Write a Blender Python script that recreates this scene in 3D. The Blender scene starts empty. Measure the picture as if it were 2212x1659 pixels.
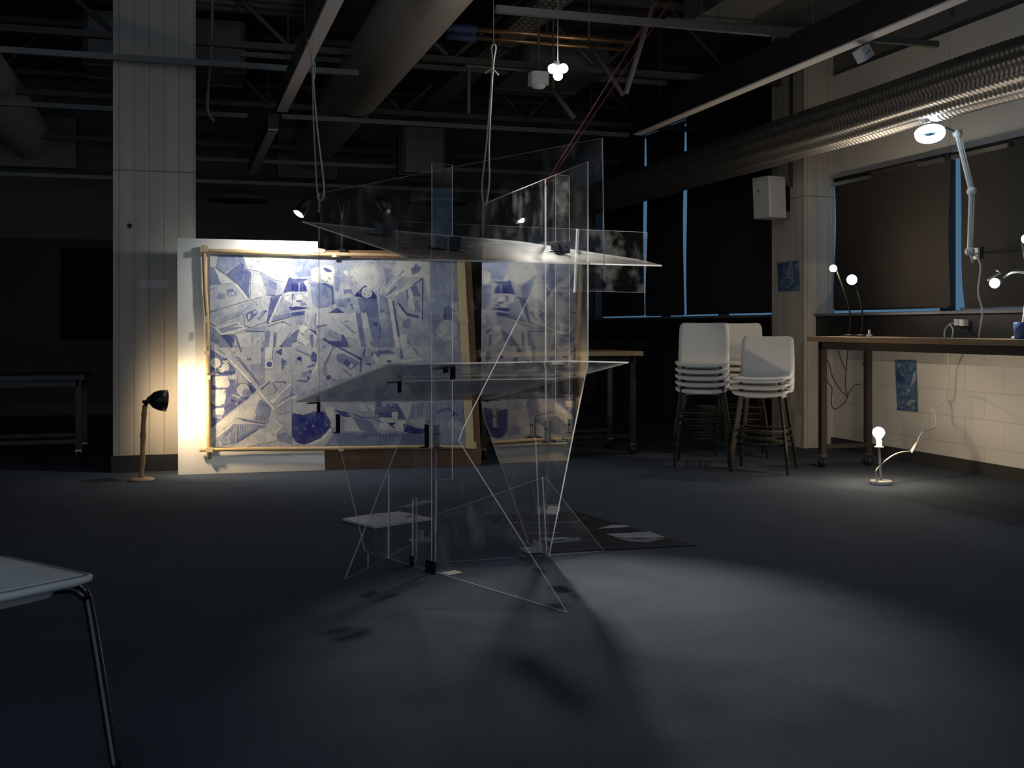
import bpy, math, random
from mathutils import Vector, Matrix
random.seed(7)
SC = bpy.context.scene
COL = SC.collection
# ------------------------------------------------------------------ camera geometry
F, CX, HY, EYE = 2400.0, 1106.0, 707.0, 1.05      # focal length in px, principal column, horizon row, eye height
TH = math.atan(721 / 2400.0)
ST, CT = math.sin(TH), math.cos(TH)

def W(xc, d, z=0.0):                     # across / depth (along the view axis) / height -> room coordinates
    return Vector((xc * CT + d * ST, -xc * ST + d * CT, z))
def at(px, py, d):
    return W((px - CX) / F * d, d, EYE + (HY - py) / F * d)
def flo(px, py, z=0.0):
    d = (EYE - z) * F / (py - HY)
    return W((px - CX) / F * d, d, z)
def atz(px, py, z):
    d = (z - EYE) * F / (HY - py)
    return W((px - CX) / F * d, d, z)
def onplan(px, py, a, b):                # vertical plane through plan points a, b given as (xc, d)
    ux, ud = b[0] - a[0], b[1] - a[1]
    k = (px - CX) / F
    t = (k * a[1] - a[0]) / (ux - k * ud)
    d = a[1] + t * ud
    return at(px, py, d)
def onslope(px, py, a, b, c):            # plane z = a*xc + b*d + c
    k = (px - CX) / F; m = (HY - py) / F
    d = (EYE - c) / (a * k + b - m)
    return at(px, py, d)
def onx(px, py, x):                      # wall plane x = const
    k = (px - CX) / F
    return at(px, py, x / (k * CT + ST))

# ------------------------------------------------------------------ materials
MATS = {}
def ramp_noise(nt, col, var, scale, detail=4, coord='Object', stretch=(1, 1, 1)):
    N, L = nt.nodes, nt.links
    tc = N.new('ShaderNodeTexCoord'); mp = N.new('ShaderNodeMapping'); mp.inputs['Scale'].default_value = stretch
    L.new(tc.outputs[coord], mp.inputs['Vector'])
    nz = N.new('ShaderNodeTexNoise'); nz.inputs['Scale'].default_value = scale; nz.inputs['Detail'].default_value = detail
    L.new(mp.outputs['Vector'], nz.inputs['Vector'])
    mr = N.new('ShaderNodeMapRange'); mr.inputs['To Min'].default_value = 1 - var; mr.inputs['To Max'].default_value = 1 + var
    L.new(nz.outputs['Fac'], mr.inputs['Value'])
    hs = N.new('ShaderNodeVectorMath'); hs.operation = 'SCALE'
    hs.inputs[0].default_value = col[:3]
    L.new(mr.outputs['Result'], hs.inputs['Scale'])
    return hs.outputs['Vector'], nz.outputs['Fac'], mp.outputs['Vector']
def mat(name, col, rough=0.6, metal=0.0, var=0.12, scale=14, bump=0.0, spec=0.4, stretch=(1, 1, 1), emit=None, estr=0.0, coat=0.0):
    m = bpy.data.materials.new(name); m.use_nodes = True
    nt = m.node_tree; b = nt.nodes['Principled BSDF']
    c, n, v = ramp_noise(nt, col, var, scale, stretch=stretch)
    nt.links.new(c, b.inputs['Base Color'])
    b.inputs['Roughness'].default_value = rough; b.inputs['Metallic'].default_value = metal
    b.inputs['Specular IOR Level'].default_value = spec
    if coat: b.inputs['Coat Weight'].default_value = coat
    if bump:
        bp = nt.nodes.new('ShaderNodeBump'); bp.inputs['Strength'].default_value = bump; bp.inputs['Distance'].default_value = 0.01
        nt.links.new(n, bp.inputs['Height']); nt.links.new(bp.outputs['Normal'], b.inputs['Normal'])
    if emit:
        b.inputs['Emission Color'].default_value = (*emit, 1); b.inputs['Emission Strength'].default_value = estr
    MATS[name] = m
    return m

def mat_carpet():
    m = bpy.data.materials.new('carpet'); m.use_nodes = True
    nt = m.node_tree; N, L = nt.nodes, nt.links; b = N['Principled BSDF']
    c, n, v = ramp_noise(nt, (0.066, 0.082, 0.108), 0.22, 3.0)
    nz = N.new('ShaderNodeTexNoise'); nz.inputs['Scale'].default_value = 160; nz.inputs['Detail'].default_value = 3
    L.new(v, nz.inputs['Vector'])
    mr = N.new('ShaderNodeMapRange'); mr.inputs['From Min'].default_value = 0.3; mr.inputs['From Max'].default_value = 0.7
    mr.inputs['To Min'].default_value = 0.72; mr.inputs['To Max'].default_value = 1.28
    L.new(nz.outputs['Fac'], mr.inputs['Value'])
    s = N.new('ShaderNodeVectorMath'); s.operation = 'SCALE'; L.new(c, s.inputs[0]); L.new(mr.outputs['Result'], s.inputs['Scale'])
    L.new(s.outputs['Vector'], b.inputs['Base Color'])
    b.inputs['Roughness'].default_value = 1.0; b.inputs['Specular IOR Level'].default_value = 0.05
    bp = N.new('ShaderNodeBump'); bp.inputs['Strength'].default_value = 0.5; bp.inputs['Distance'].default_value = 0.004
    L.new(nz.outputs['Fac'], bp.inputs['Height']); L.new(bp.outputs['Normal'], b.inputs['Normal'])
    return m
def mat_blocks():
    m = bpy.data.materials.new('painted_blocks'); m.use_nodes = True
    nt = m.node_tree; N, L = nt.nodes, nt.links; b = N['Principled BSDF']
    tc = N.new('ShaderNodeTexCoord'); sp = N.new('ShaderNodeSeparateXYZ'); cb = N.new('ShaderNodeCombineXYZ')
    L.new(tc.outputs['Object'], sp.inputs[0]); L.new(sp.outputs['Y'], cb.inputs['X']); L.new(sp.outputs['Z'], cb.inputs['Y'])
    br = N.new('ShaderNodeTexBrick'); br.inputs['Scale'].default_value = 1.0
    br.inputs['Brick Width'].default_value = 0.40; br.inputs['Row Height'].default_value = 0.195
    br.inputs['Mortar Size'].default_value = 0.004; br.inputs['Mortar Smooth'].default_value = 0.3
    br.inputs['Color1'].default_value = (0.62, 0.60, 0.56, 1); br.inputs['Color2'].default_value = (0.60, 0.58, 0.54, 1)
    br.inputs['Mortar'].default_value = (0.50, 0.48, 0.445, 1)
    L.new(cb.outputs[0], br.inputs['Vector'])
    L.new(br.outputs['Color'], b.inputs['Base Color']); b.inputs['Roughness'].default_value = 0.7
    bp = N.new('ShaderNodeBump'); bp.inputs['Strength'].default_value = 0.4; bp.inputs['Distance'].default_value = 0.004; bp.invert = True
    L.new(br.outputs['Fac'], bp.inputs['Height']); L.new(bp.outputs['Normal'], b.inputs['Normal'])
    return m
def mat_boardform(name, col):
    m = bpy.data.materials.new(name); m.use_nodes = True
    nt = m.node_tree; N, L = nt.nodes, nt.links; b = N['Principled BSDF']
    tc = N.new('ShaderNodeTexCoord'); sp = N.new('ShaderNodeSeparateXYZ')
    L.new(tc.outputs['Object'], sp.inputs[0])
    ad = N.new('ShaderNodeMath'); ad.operation = 'ADD'; L.new(sp.outputs['X'], ad.inputs[0]); L.new(sp.outputs['Y'], ad.inputs[1])
    dv = N.new('ShaderNodeMath'); dv.operation = 'DIVIDE'; dv.inputs[1].default_value = 0.104; L.new(ad.outputs[0], dv.inputs[0])
    fr = N.new('ShaderNodeMath'); fr.operation = 'FRACT'; L.new(dv.outputs[0], fr.inputs[0])
    gt = N.new('ShaderNodeMath'); gt.operation = 'LESS_THAN'; gt.inputs[1].default_value = 0.05; L.new(fr.outputs[0], gt.inputs[0])
    z1 = N.new('ShaderNodeMath'); z1.operation = 'SUBTRACT'; z1.inputs[1].default_value = 2.19; L.new(sp.outputs['Z'], z1.inputs[0])
    z2 = N.new('ShaderNodeMath'); z2.operation = 'ABSOLUTE'; L.new(z1.outputs[0], z2.inputs[0])
    z3 = N.new('ShaderNodeMath'); z3.operation = 'LESS_THAN'; z3.inputs[1].default_value = 0.006; L.new(z2.outputs[0], z3.inputs[0])
    mx = N.new('ShaderNodeMath'); mx.operation = 'MAXIMUM'; L.new(gt.outputs[0], mx.inputs[0]); L.new(z3.outputs[0], mx.inputs[1])
    c, n, v = ramp_noise(nt, col, 0.22, 2.0, detail=8, stretch=(6, 6, 0.6))
    mi = N.new('ShaderNodeMix'); mi.data_type = 'RGBA'; mi.inputs['B'].default_value = (col[0] * .45, col[1] * .45, col[2] * .45, 1)
    L.new(c, mi.inputs['A'])
    mf = N.new('ShaderNodeMath'); mf.operation = 'MULTIPLY'; mf.inputs[1].default_value = 0.8; L.new(mx.outputs[0], mf.inputs[0])
    L.new(mf.outputs[0], mi.inputs['Factor'])
    L.new(mi.outputs['Result'], b.inputs['Base Color']); b.inputs['Roughness'].default_value = 0.85
    b.inputs['Specular IOR Level'].default_value = 0.2
    return m
def mat_acrylic(name, tint=(1, 1, 1), haze=0.05, hscale=6.0, rough=0.012):
    """clear sheet: see-through, mirror-like at a shallow angle, with dusty smears"""
    m = bpy.data.materials.new(name); m.use_nodes = True
    nt = m.node_tree; N, L = nt.nodes, nt.links
    for x in list(N): N.remove(x)
    out = N.new('ShaderNodeOutputMaterial')
    tr = N.new('ShaderNodeBsdfTransparent'); tr.inputs['Color'].default_value = (*tint, 1)
    gl = N.new('ShaderNodeBsdfGlossy'); gl.inputs['Roughness'].default_value = rough
    lw = N.new('ShaderNodeLayerWeight'); lw.inputs['Blend'].default_value = 0.5
    pw = N.new('ShaderNodeMath'); pw.operation = 'POWER'; pw.inputs[1].default_value = 5.0; L.new(lw.outputs['Facing'], pw.inputs[0])
    ml = N.new('ShaderNodeMath'); ml.operation = 'MULTIPLY_ADD'; ml.inputs[1].default_value = 0.95; ml.inputs[2].default_value = 0.04
    L.new(pw.outputs[0], ml.inputs[0])
    tc = N.new('ShaderNodeTexCoord')
    wv = N.new('ShaderNodeTexNoise'); wv.inputs['Scale'].default_value = 0.9; wv.inputs['Detail'].default_value = 0
    L.new(tc.outputs['Object'], wv.inputs['Vector'])
    bp = N.new('ShaderNodeBump'); bp.inputs['Strength'].default_value = 0.02; bp.inputs['Distance'].default_value = 0.05
    L.new(wv.outputs['Fac'], bp.inputs['Height']); L.new(bp.outputs['Normal'], gl.inputs['Normal'])
    mix = N.new('ShaderNodeMixShader'); L.new(ml.outputs[0], mix.inputs['Fac']); L.new(tr.outputs[0], mix.inputs[1]); L.new(gl.outputs[0], mix.inputs[2])
    df = N.new('ShaderNodeBsdfDiffuse'); df.inputs['Color'].default_value = (0.8, 0.8, 0.82, 1)
    tl = N.new('ShaderNodeBsdfTranslucent'); tl.inputs['Color'].default_value = (0.8, 0.8, 0.82, 1)
    dm = N.new('ShaderNodeMixShader'); dm.inputs['Fac'].default_value = 0.5; L.new(df.outputs[0], dm.inputs[1]); L.new(tl.outputs[0], dm.inputs[2])
    mp = N.new('ShaderNodeMapping'); mp.inputs['Scale'].default_value = (1, 1, 0.7); L.new(tc.outputs['Object'], mp.inputs['Vector'])
    nz = N.new('ShaderNodeTexNoise'); nz.inputs['Scale'].default_value = hscale; nz.inputs['Detail'].default_value = 7; nz.inputs['Roughness'].default_value = 0.62
    L.new(mp.outputs[0], nz.inputs['Vector'])
    mr = N.new('ShaderNodeMapRange'); mr.inputs['From Min'].default_value = 0.5; mr.inputs['From Max'].default_value = 0.78
    mr.inputs['To Min'].default_value = 0.001; mr.inputs['To Max'].default_value = haze
    L.new(nz.outputs['Fac'], mr.inputs['Value'])
    m2 = N.new('ShaderNodeMixShader'); L.new(mr.outputs[0], m2.inputs['Fac']); L.new(mix.outputs[0], m2.inputs[1]); L.new(dm.outputs[0], m2.inputs[2])
    L.new(m2.outputs[0], out.inputs['Surface'])
    return m
def mat_edge():
    m = bpy.data.materials.new('piped_light_edge'); m.use_nodes = True
    nt = m.node_tree; N, L = nt.nodes, nt.links
    for x in list(N): N.remove(x)
    out = N.new('ShaderNodeOutputMaterial')
    df = N.new('ShaderNodeBsdfDiffuse'); df.inputs['Color'].default_value = (0.85, 0.86, 0.9, 1)  # pale diffuse white stands in for light piped to the cut edges
    tl = N.new('ShaderNodeBsdfTranslucent'); tl.inputs['Color'].default_value = (0.85, 0.86, 0.9, 1)
    dm = N.new('ShaderNodeMixShader'); dm.inputs['Fac'].default_value = 0.55; L.new(df.outputs[0], dm.inputs[1]); L.new(tl.outputs[0], dm.inputs[2])
    tc = N.new('ShaderNodeTexCoord'); nz = N.new('ShaderNodeTexNoise'); nz.inputs['Scale'].default_value = 9.0; L.new(tc.outputs['Object'], nz.inputs['Vector'])
    mr = N.new('ShaderNodeMapRange'); mr.inputs['To Min'].default_value = 0.2; mr.inputs['To Max'].default_value = 0.55; L.new(nz.outputs['Fac'], mr.inputs['Value'])
    tr = N.new('ShaderNodeBsdfTransparent')
    mx = N.new('ShaderNodeMixShader'); L.new(mr.outputs[0], mx.inputs['Fac']); L.new(dm.outputs[0], mx.inputs[1]); L.new(tr.outputs[0], mx.inputs[2])
    L.new(mx.outputs[0], out.inputs['Surface'])
    return m
def mat_painted(name, paper, ink, var=0.16, scale=9.0, stroke=60.0):
    """drawing: the tone of each drawn shape is stored on its face, mixed from paper to ink and hatched"""
    m = bpy.data.materials.new(name); m.use_nodes = True
    nt = m.node_tree; N, L = nt.nodes, nt.links; b = N['Principled BSDF']
    at_ = N.new('ShaderNodeAttribute'); at_.attribute_name = 'tone'
    tc = N.new('ShaderNodeTexCoord')
    nz = N.new('ShaderNodeTexNoise'); nz.inputs['Scale'].default_value = scale; nz.inputs['Detail'].default_value = 6; L.new(tc.outputs['Object'], nz.inputs['Vector'])
    n2 = N.new('ShaderNodeTexNoise'); n2.inputs['Scale'].default_value = stroke; n2.inputs['Detail'].default_value = 4
    mp = N.new('ShaderNodeMapping'); mp.inputs['Scale'].default_value = (1.6, 1, 0.5); mp.inputs['Rotation'].default_value = (0, 0.5, 0)
    L.new(tc.outputs['Object'], mp.inputs['Vector']); L.new(mp.outputs[0], n2.inputs['Vector'])
    a1 = N.new('ShaderNodeMath'); a1.operation = 'MULTIPLY_ADD'; a1.inputs[1].default_value = var * 2.2; a1.inputs[2].default_value = -var * 1.1
    L.new(nz.outputs['Fac'], a1.inputs[0])
    a2 = N.new('ShaderNodeMath'); a2.operation = 'MULTIPLY_ADD'; a2.inputs[1].default_value = var * 1.4; a2.inputs[2].default_value = -var * 0.7
    L.new(n2.outputs['Fac'], a2.inputs[0])
    a3 = N.new('ShaderNodeMath'); a3.operation = 'ADD'; L.new(a1.outputs[0], a3.inputs[0]); L.new(a2.outputs[0], a3.inputs[1])
    a4 = N.new('ShaderNodeMath'); a4.operation = 'ADD'; a4.use_clamp = True; L.new(a3.outputs[0], a4.inputs[0]); L.new(at_.outputs['Fac'], a4.inputs[1])
    cr = N.new('ShaderNodeValToRGB'); e = cr.color_ramp.elements
    e[0].position = 0.0; e[0].color = (*paper, 1); e[1].position = 1.0; e[1].color = (*ink, 1)
    mid = cr.color_ramp.elements.new(0.5); mid.color = ((paper[0] * .31 + ink[0] * .6), (paper[1] * .365 + ink[1] * .6), (paper[2] * .46 + ink[2] * .55), 1)
    L.new(a4.outputs[0], cr.inputs['Fac']); L.new(cr.outputs['Color'], b.inputs['Base Color'])
    b.inputs['Roughness'].default_value = 0.75; b.inputs['Specular IOR Level'].default_value = 0.15
    return m
def mat_emit(name, col, strength):
    m = bpy.data.materials.new(name); m.use_nodes = True
    nt = m.node_tree; N, L = nt.nodes, nt.links
    for x in list(N): N.remove(x)
    out = N.new('ShaderNodeOutputMaterial'); em = N.new('ShaderNodeEmission')
    em.inputs['Color'].default_value = (*col, 1); em.inputs['Strength'].default_value = strength
    L.new(em.outputs[0], out.inputs['Surface'])
    return m
def mat_slats(name, col, period):
    m = mat(name, col, rough=0.35, var=0.05)
    nt = m.node_tree; N, L = nt.nodes, nt.links; b = N['Principled BSDF']
    tc = N.new('ShaderNodeTexCoord'); sp = N.new('ShaderNodeSeparateXYZ'); L.new(tc.outputs['Object'], sp.inputs[0])
    dv = N.new('ShaderNodeMath'); dv.operation = 'MULTIPLY'; dv.inputs[1].default_value = 2 * math.pi / period; L.new(sp.outputs['Y'], dv.inputs[0])
    sn = N.new('ShaderNodeMath'); sn.operation = 'SINE'; L.new(dv.outputs[0], sn.inputs[0])
    bp = N.new('ShaderNodeBump'); bp.inputs['Strength'].default_value = 0.8; bp.inputs['Distance'].default_value = 0.003
    L.new(sn.outputs[0], bp.inputs['Height']); L.new(bp.outputs['Normal'], b.inputs['Normal'])
    return m

M_CARPET = mat_carpet(); M_BLOCK = mat_blocks()
M_CONC = mat_boardform('board_marked_concrete', (0.40, 0.37, 0.33)); M_CONCP = mat_boardform('pale_board_marked_concrete', (0.56, 0.50, 0.43))
M_PANEL = mat('fascia_paint', (0.72, 0.70, 0.67), 0.6, var=0.04)
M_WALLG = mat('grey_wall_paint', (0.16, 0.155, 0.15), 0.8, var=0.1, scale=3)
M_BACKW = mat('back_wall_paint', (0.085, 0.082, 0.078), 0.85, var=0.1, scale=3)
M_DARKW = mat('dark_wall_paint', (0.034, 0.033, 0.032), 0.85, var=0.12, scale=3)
M_CEIL = mat('dark_soffit', (0.07, 0.068, 0.064), 0.95, var=0.2, scale=2)
M_BLACK = mat('black_paint', (0.012, 0.012, 0.013), 0.5, var=0.2)
M_BLIND = mat('black_blind_fabric', (0.046, 0.042, 0.038), 0.9, var=0.12, scale=60, spec=0.15)
M_TRIM = mat('dark_window_frame', (0.06, 0.062, 0.066), 0.45, var=0.15, scale=5)
M_SILL = mat('grey_sill', (0.16, 0.17, 0.18), 0.5, var=0.1)
M_ALU = mat('bright_rail', (0.55, 0.57, 0.58), 0.3, metal=0.9, var=0.08)
M_FOIL = mat('foil_duct', (0.36, 0.345, 0.32), 0.45, metal=0.9, var=0.25, scale=40)
M_DUCT = mat('round_duct_paint', (0.46, 0.43, 0.39), 0.55, var=0.1, scale=3)
M_GALV = mat('galvanised_steel', (0.13, 0.132, 0.13), 0.5, metal=0.35, var=0.2, scale=8)
M_COPPER = mat('copper_pipe', (0.55, 0.33, 0.18), 0.35, metal=0.85, var=0.2)
M_STEELD = mat('dark_steel', (0.06, 0.058, 0.056), 0.6, var=0.2)
M_DIFFUSER = mat('lamp_diffuser', (0.52, 0.48, 0.46), 0.6, var=0.04)
M_WHITEP = mat('white_plastic', (0.62, 0.62, 0.60), 0.4, var=0.04)
M_WHITEB = mat('white_board', (0.78, 0.77, 0.73), 0.55, var=0.03, scale=2)
M_BROWN = mat('hardboard', (0.22, 0.115, 0.06), 0.75, var=0.12, scale=6)
M_STICK = mat('paper_wrapped_stick', (0.50, 0.36, 0.19), 0.7, var=0.25, scale=18)
M_TAPE = mat('masking_tape', (0.62, 0.50, 0.30), 0.6, var=0.15, scale=20)
M_WOOD = mat('ply_edge_wood', (0.36, 0.24, 0.14), 0.5, var=0.25, scale=10, stretch=(1, 1, 9))
M_BAMBOO = mat('bamboo', (0.36, 0.22, 0.10), 0.5, var=0.3, scale=14, stretch=(1, 1, 3))
M_LEGM = mat('brown_steel_leg', (0.026, 0.022, 0.018), 0.5, var=0.15)
M_LEGB = mat('black_steel_leg', (0.008, 0.008, 0.010), 0.25, var=0.1, spec=0.35)
M_CHROME = mat('chrome', (0.7, 0.7, 0.72), 0.15, metal=1.0, var=0.05)
M_BLKGLOSS = mat('black_enamel', (0.010, 0.010, 0.011), 0.42, var=0.1, spec=0.3)
M_BRKT = mat('black_bracket', (0.012, 0.012, 0.013), 0.45, var=0.15)
M_BRKTG = mat('grey_bracket', (0.20, 0.20, 0.21), 0.45, metal=0.4, var=0.15)
M_BRKTW = mat('pale_bracket', (0.50, 0.47, 0.43), 0.5, var=0.1)
M_ROPE = mat('cotton_rope', (0.42, 0.39, 0.345), 0.9, var=0.2, scale=80)
M_RED = mat('red_cord', (0.42, 0.035, 0.045), 0.7, var=0.15, scale=60)
M_CABLEW = mat('white_cable', (0.66, 0.63, 0.57), 0.5, var=0.05)
M_CABLEB = mat('dark_cable', (0.03, 0.028, 0.026), 0.6, var=0.1)
M_BINM = mat('grey_bin', (0.14, 0.14, 0.13), 0.6, var=0.1)
M_SEAT = mat('stool_shell', (0.60, 0.59, 0.57), 0.45, var=0.03)
M_CHAIR = mat_slats('ribbed_chair_shell', (0.34, 0.32, 0.32), 0.012)
M_CARD = mat('white_card', (0.70, 0.69, 0.70), 0.7, var=0.03)
M_LABEL = mat('caption_card', (0.52, 0.48, 0.46), 0.7, var=0.03)
M_ACR = mat_acrylic('clear_acrylic', haze=0.14, hscale=11.0)
M_ACRF = mat_acrylic('clear_acrylic_faint', tint=(0.97, 0.98, 1.0), haze=0.06, hscale=9.0)
M_ACRS = mat_acrylic('scratched_acrylic', haze=0.42, hscale=11.0, rough=0.16)
M_EDGE = mat_edge()
M_GLASS = mat_acrylic('window_glass', tint=(0.30, 0.40, 0.47), haze=0.005)  # tint put in to turn the daylight slits blue and dim
M_ART = mat_painted('blue_drawing', (0.66, 0.65, 0.60), (0.020, 0.026, 0.175), var=0.24)
M_CYAN = mat_painted('cyanotype', (0.50, 0.56, 0.58), (0.012, 0.052, 0.16), var=0.25, scale=14, stroke=50)
M_PRINT = mat_painted('dark_print', (0.55, 0.55, 0.62), (0.010, 0.010, 0.013), var=0.06)
E_COOL = mat_emit('cool_bulb', (1.0, 0.93, 0.82), 170)
E_WARM = mat_emit('warm_bulb', (1.0, 0.79, 0.54), 200)
E_WARMS = mat_emit('warm_small_bulb', (1.0, 0.82, 0.58), 520)
E_RING = mat_emit('ring_tube', (0.68, 0.85, 1.0), 26)
E_SPOT = mat_emit('spot_lens', (0.94, 0.97, 1.0), 260)
E_LENS = mat_emit('warm_lens', (1.0, 0.86, 0.62), 14)

def mat_tray():
    m = mat('perforated_tray', (0.13, 0.132, 0.13), 0.5, metal=0.35)
    nt = m.node_tree; N, L = nt.nodes, nt.links; b = N['Principled BSDF']
    tc = N.new('ShaderNodeTexCoord'); mp = N.new('ShaderNodeMapping'); mp.inputs['Scale'].default_value = (18, 12, 0); L.new(tc.outputs['Object'], mp.inputs['Vector'])
    fr = N.new('ShaderNodeVectorMath'); fr.operation = 'FRACTION'; L.new(mp.outputs[0], fr.inputs[0])
    ds = N.new('ShaderNodeVectorMath'); ds.operation = 'DISTANCE'; ds.inputs[1].default_value = (0.5, 0.5, 0); L.new(fr.outputs[0], ds.inputs[0])
    lt = N.new('ShaderNodeMath'); lt.operation = 'LESS_THAN'; lt.inputs[1].default_value = 0.2; L.new(ds.outputs['Value'], lt.inputs[0])
    mx = N.new('ShaderNodeMix'); mx.data_type = 'RGBA'; mx.inputs['A'].default_value = (.11, .112, .11, 1); mx.inputs['B'].default_value = (.5, .45, .36, 1)  # holes painted as pale dots for the brightness showing through them
    L.new(lt.outputs[0], mx.inputs['Factor']); L.new(mx.outputs['Result'], b.inputs['Base Color'])
    return m
M_TRAY = mat_tray()
# ------------------------------------------------------------------ mesh building
class MB:
    def __init__(s): s.v = []; s.f = []; s.m = []; s.sm = []; s.mats = []; s.tone = []
    def mi(s, m):
        if m not in s.mats: s.mats.append(m)
        return s.mats.index(m)
    def face(s, idx, m, smooth=False, tone=0.0): s.f.append(idx); s.m.append(s.mi(m)); s.sm.append(smooth); s.tone.append(tone)
    def poly(s, pts, m, tone=0.0):
        b = len(s.v); s.v += [Vector(p) for p in pts]; s.face(list(range(b, b + len(pts))), m, False, tone)
    def prism(s, pts, n, t, m, me=None):             # sheet of thickness t about the polygon pts
        n = Vector(n).normalized() * (t / 2); k = len(pts); b = len(s.v)
        s.v += [Vector(p) + n for p in pts] + [Vector(p) - n for p in pts]
        s.face([b + i for i in range(k)], m); s.face([b + k + i for i in reversed(range(k))], m)
        for i in range(k):
            j = (i + 1) % k; s.face([b + j, b + i, b + k + i, b + k + j], me or m)
        return s
    def box(s, c, dims, m, X=(1, 0, 0), Y=(0, 1, 0), Z=(0, 0, 1), bev=0.0):
        c = Vector(c); X = Vector(X).normalized() * dims[0] / 2; Y = Vector(Y).normalized() * dims[1] / 2; Z = Vector(Z).normalized() * dims[2] / 2
        if bev:
            bx = min(bev, dims[0] * .49) / dims[0] * 2; by = min(bev, dims[1] * .49) / dims[1] * 2
            pts = [c + X * a + Y * q for a, q in ((-1 + bx, -1), (1 - bx, -1), (1, -1 + by), (1, 1 - by), (1 - bx, 1), (-1 + bx, 1), (-1, 1 - by), (-1, -1 + by))]
        else:
            pts = [c + X * a + Y * q for a, q in ((-1, -1), (1, -1), (1, 1), (-1, 1))]
        return s.prism(pts, Z, dims[2], m)
    def tube(s, pts, r, m, seg=8, cap=True):
        pts = [Vector(p) for p in pts]; b0 = len(s.v); up = Vector((0.3, 0.2, 1)); n = len(pts); px = None
        for i, p in enumerate(pts):
            t = ((pts[min(i + 1, n - 1)] - pts[max(i - 1, 0)])).normalized()
            if px is None:
                u = up if abs(t.dot(up.normalized())) < 0.95 else Vector((1, 0.1, 0)); px = t.cross(u).normalized()
            else:
                px = (px - t * px.dot(t)).normalized()
            py = t.cross(px); rr = r[i] if isinstance(r, (list, tuple)) else r
            for k in range(seg):
                a = 2 * math.pi * k / seg; s.v.append(p + px * (rr * math.cos(a)) + py * (rr * math.sin(a)))
        for i in range(n - 1):
            for k in range(seg):
                k2 = (k + 1) % seg; s.face([b0 + i * seg + k, b0 + i * seg + k2, b0 + (i + 1) * seg + k2, b0 + (i + 1) * seg + k], m, True)
        if cap:
            s.face([b0 + k for k in reversed(range(seg))], m); s.face([b0 + (n - 1) * seg + k for k in range(seg)], m)
        return s
    def lathe(s, prof, o, axis, m, seg=24):           # prof: (radius, along)
        ax = Vector(axis).normalized(); u = Vector((0, 0, 1)) if abs(ax.z) < 0.9 else Vector((1, 0, 0))
        px = ax.cross(u).normalized(); py = ax.cross(px); b0 = len(s.v); o = Vector(o)
        for r, h in prof:
            for k in range(seg):
                a = 2 * math.pi * k / seg; s.v.append(o + ax * h + px * (max(r, 1e-4) * math.cos(a)) + py * (max(r, 1e-4) * math.sin(a)))
        for i in range(len(prof) - 1):
            for k in range(seg):
                k2 = (k + 1) % seg; s.face([b0 + i * seg + k, b0 + i * seg + k2, b0 + (i + 1) * seg + k2, b0 + (i + 1) * seg + k], m, True)
        return s
    def ball(s, c, r, m, seg=16, sx=1.0):
        n = 10
        return s.lathe([(r * math.sin(math.pi * i / n), -r * math.cos(math.pi * i / n) * sx) for i in range(n + 1)], c, (0, 0, 1), m, seg)
    def build(s, name, parent=None, origin=None):
        me = bpy.data.meshes.new(name)
        o_ = Vector(origin) if origin is not None else (Vector(parent.location) if parent is not None and parent.parent is None else Vector((0, 0, 0)))
        if parent is not None and parent.parent is not None: o_ = Vector(parent['org'])
        me.from_pydata([tuple(p - o_) for p in s.v], [], s.f)
        for mm in s.mats: me.materials.append(mm)
        me.polygons.foreach_set('material_index', s.m); me.polygons.foreach_set('use_smooth', s.sm)
        if any(s.tone):
            a = me.attributes.new('tone', 'FLOAT', 'FACE'); a.data.foreach_set('value', s.tone)
        me.update()
        ob = bpy.data.objects.new(name, me); COL.objects.link(ob)
        if parent is not None:
            ob.parent = parent; ob['org'] = tuple(o_)
        else:
            ob.location = o_
        return ob
def tag(o, label, cat, group=None, kind=None):
    o['label'] = label; o['category'] = cat
    if group: o['group'] = group
    if kind: o['kind'] = kind
    return o
def thing(name, loc, label, cat, group=None):
    o = bpy.data.objects.new(name, None); COL.objects.link(o); o.location = loc; o.empty_display_size = 0.1
    return tag(o, label, cat, group)
def struct(o):
    o['kind'] = 'structure'; return o
def bez(pts, n=10):                                    # Catmull-Rom through the points
    pts = [Vector(p) for p in pts]; P = [pts[0]] + pts + [pts[-1]]; out = []
    for i in range(1, len(P) - 2):
        for k in range(n):
            t = k / n; a, b, c, d = P[i - 1], P[i], P[i + 1], P[i + 2]
            out.append(0.5 * ((2 * b) + (c - a) * t + (2 * a - 5 * b + 4 * c - d) * t * t + (3 * b - a - 3 * c + d) * t ** 3))
    out.append(pts[-1]); return out

XW, YF, ZC = 5.49, 14.3, 4.0
# ------------------------------------------------------------------ room shell
b = MB(); b.box((-0.2, 6.1, -0.05), (11.6, 16.6, 0.1), M_CARPET); struct(b.build('floor'))
b = MB(); b.box((-0.2, 6.1, ZC + 0.05), (11.6, 16.6, 0.1), M_CEIL); struct(b.build('ceiling'))
b = MB(); b.box((-5.55, 6.1, 2.0), (0.1, 16.6, 4.0), M_DARKW); struct(b.build('wall_left'))
b = MB()
b.box((-0.2, YF + 0.05, 3.06), (11.6, 0.1, 1.9), M_BACKW); b.box((-0.2, YF + 0.03, 1.05), (11.6, 0.1, 2.12), M_DARKW)
struct(b.build('wall_back'))
b = MB()
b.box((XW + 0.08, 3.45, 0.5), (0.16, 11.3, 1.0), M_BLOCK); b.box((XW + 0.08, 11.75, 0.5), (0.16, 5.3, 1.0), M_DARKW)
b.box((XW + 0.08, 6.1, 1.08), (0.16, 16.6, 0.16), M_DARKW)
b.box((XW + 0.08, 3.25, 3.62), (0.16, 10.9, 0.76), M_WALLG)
b.box((XW + 0.08, 11.6, 3.72), (0.16, 5.8, 0.58), M_DARKW)
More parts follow.
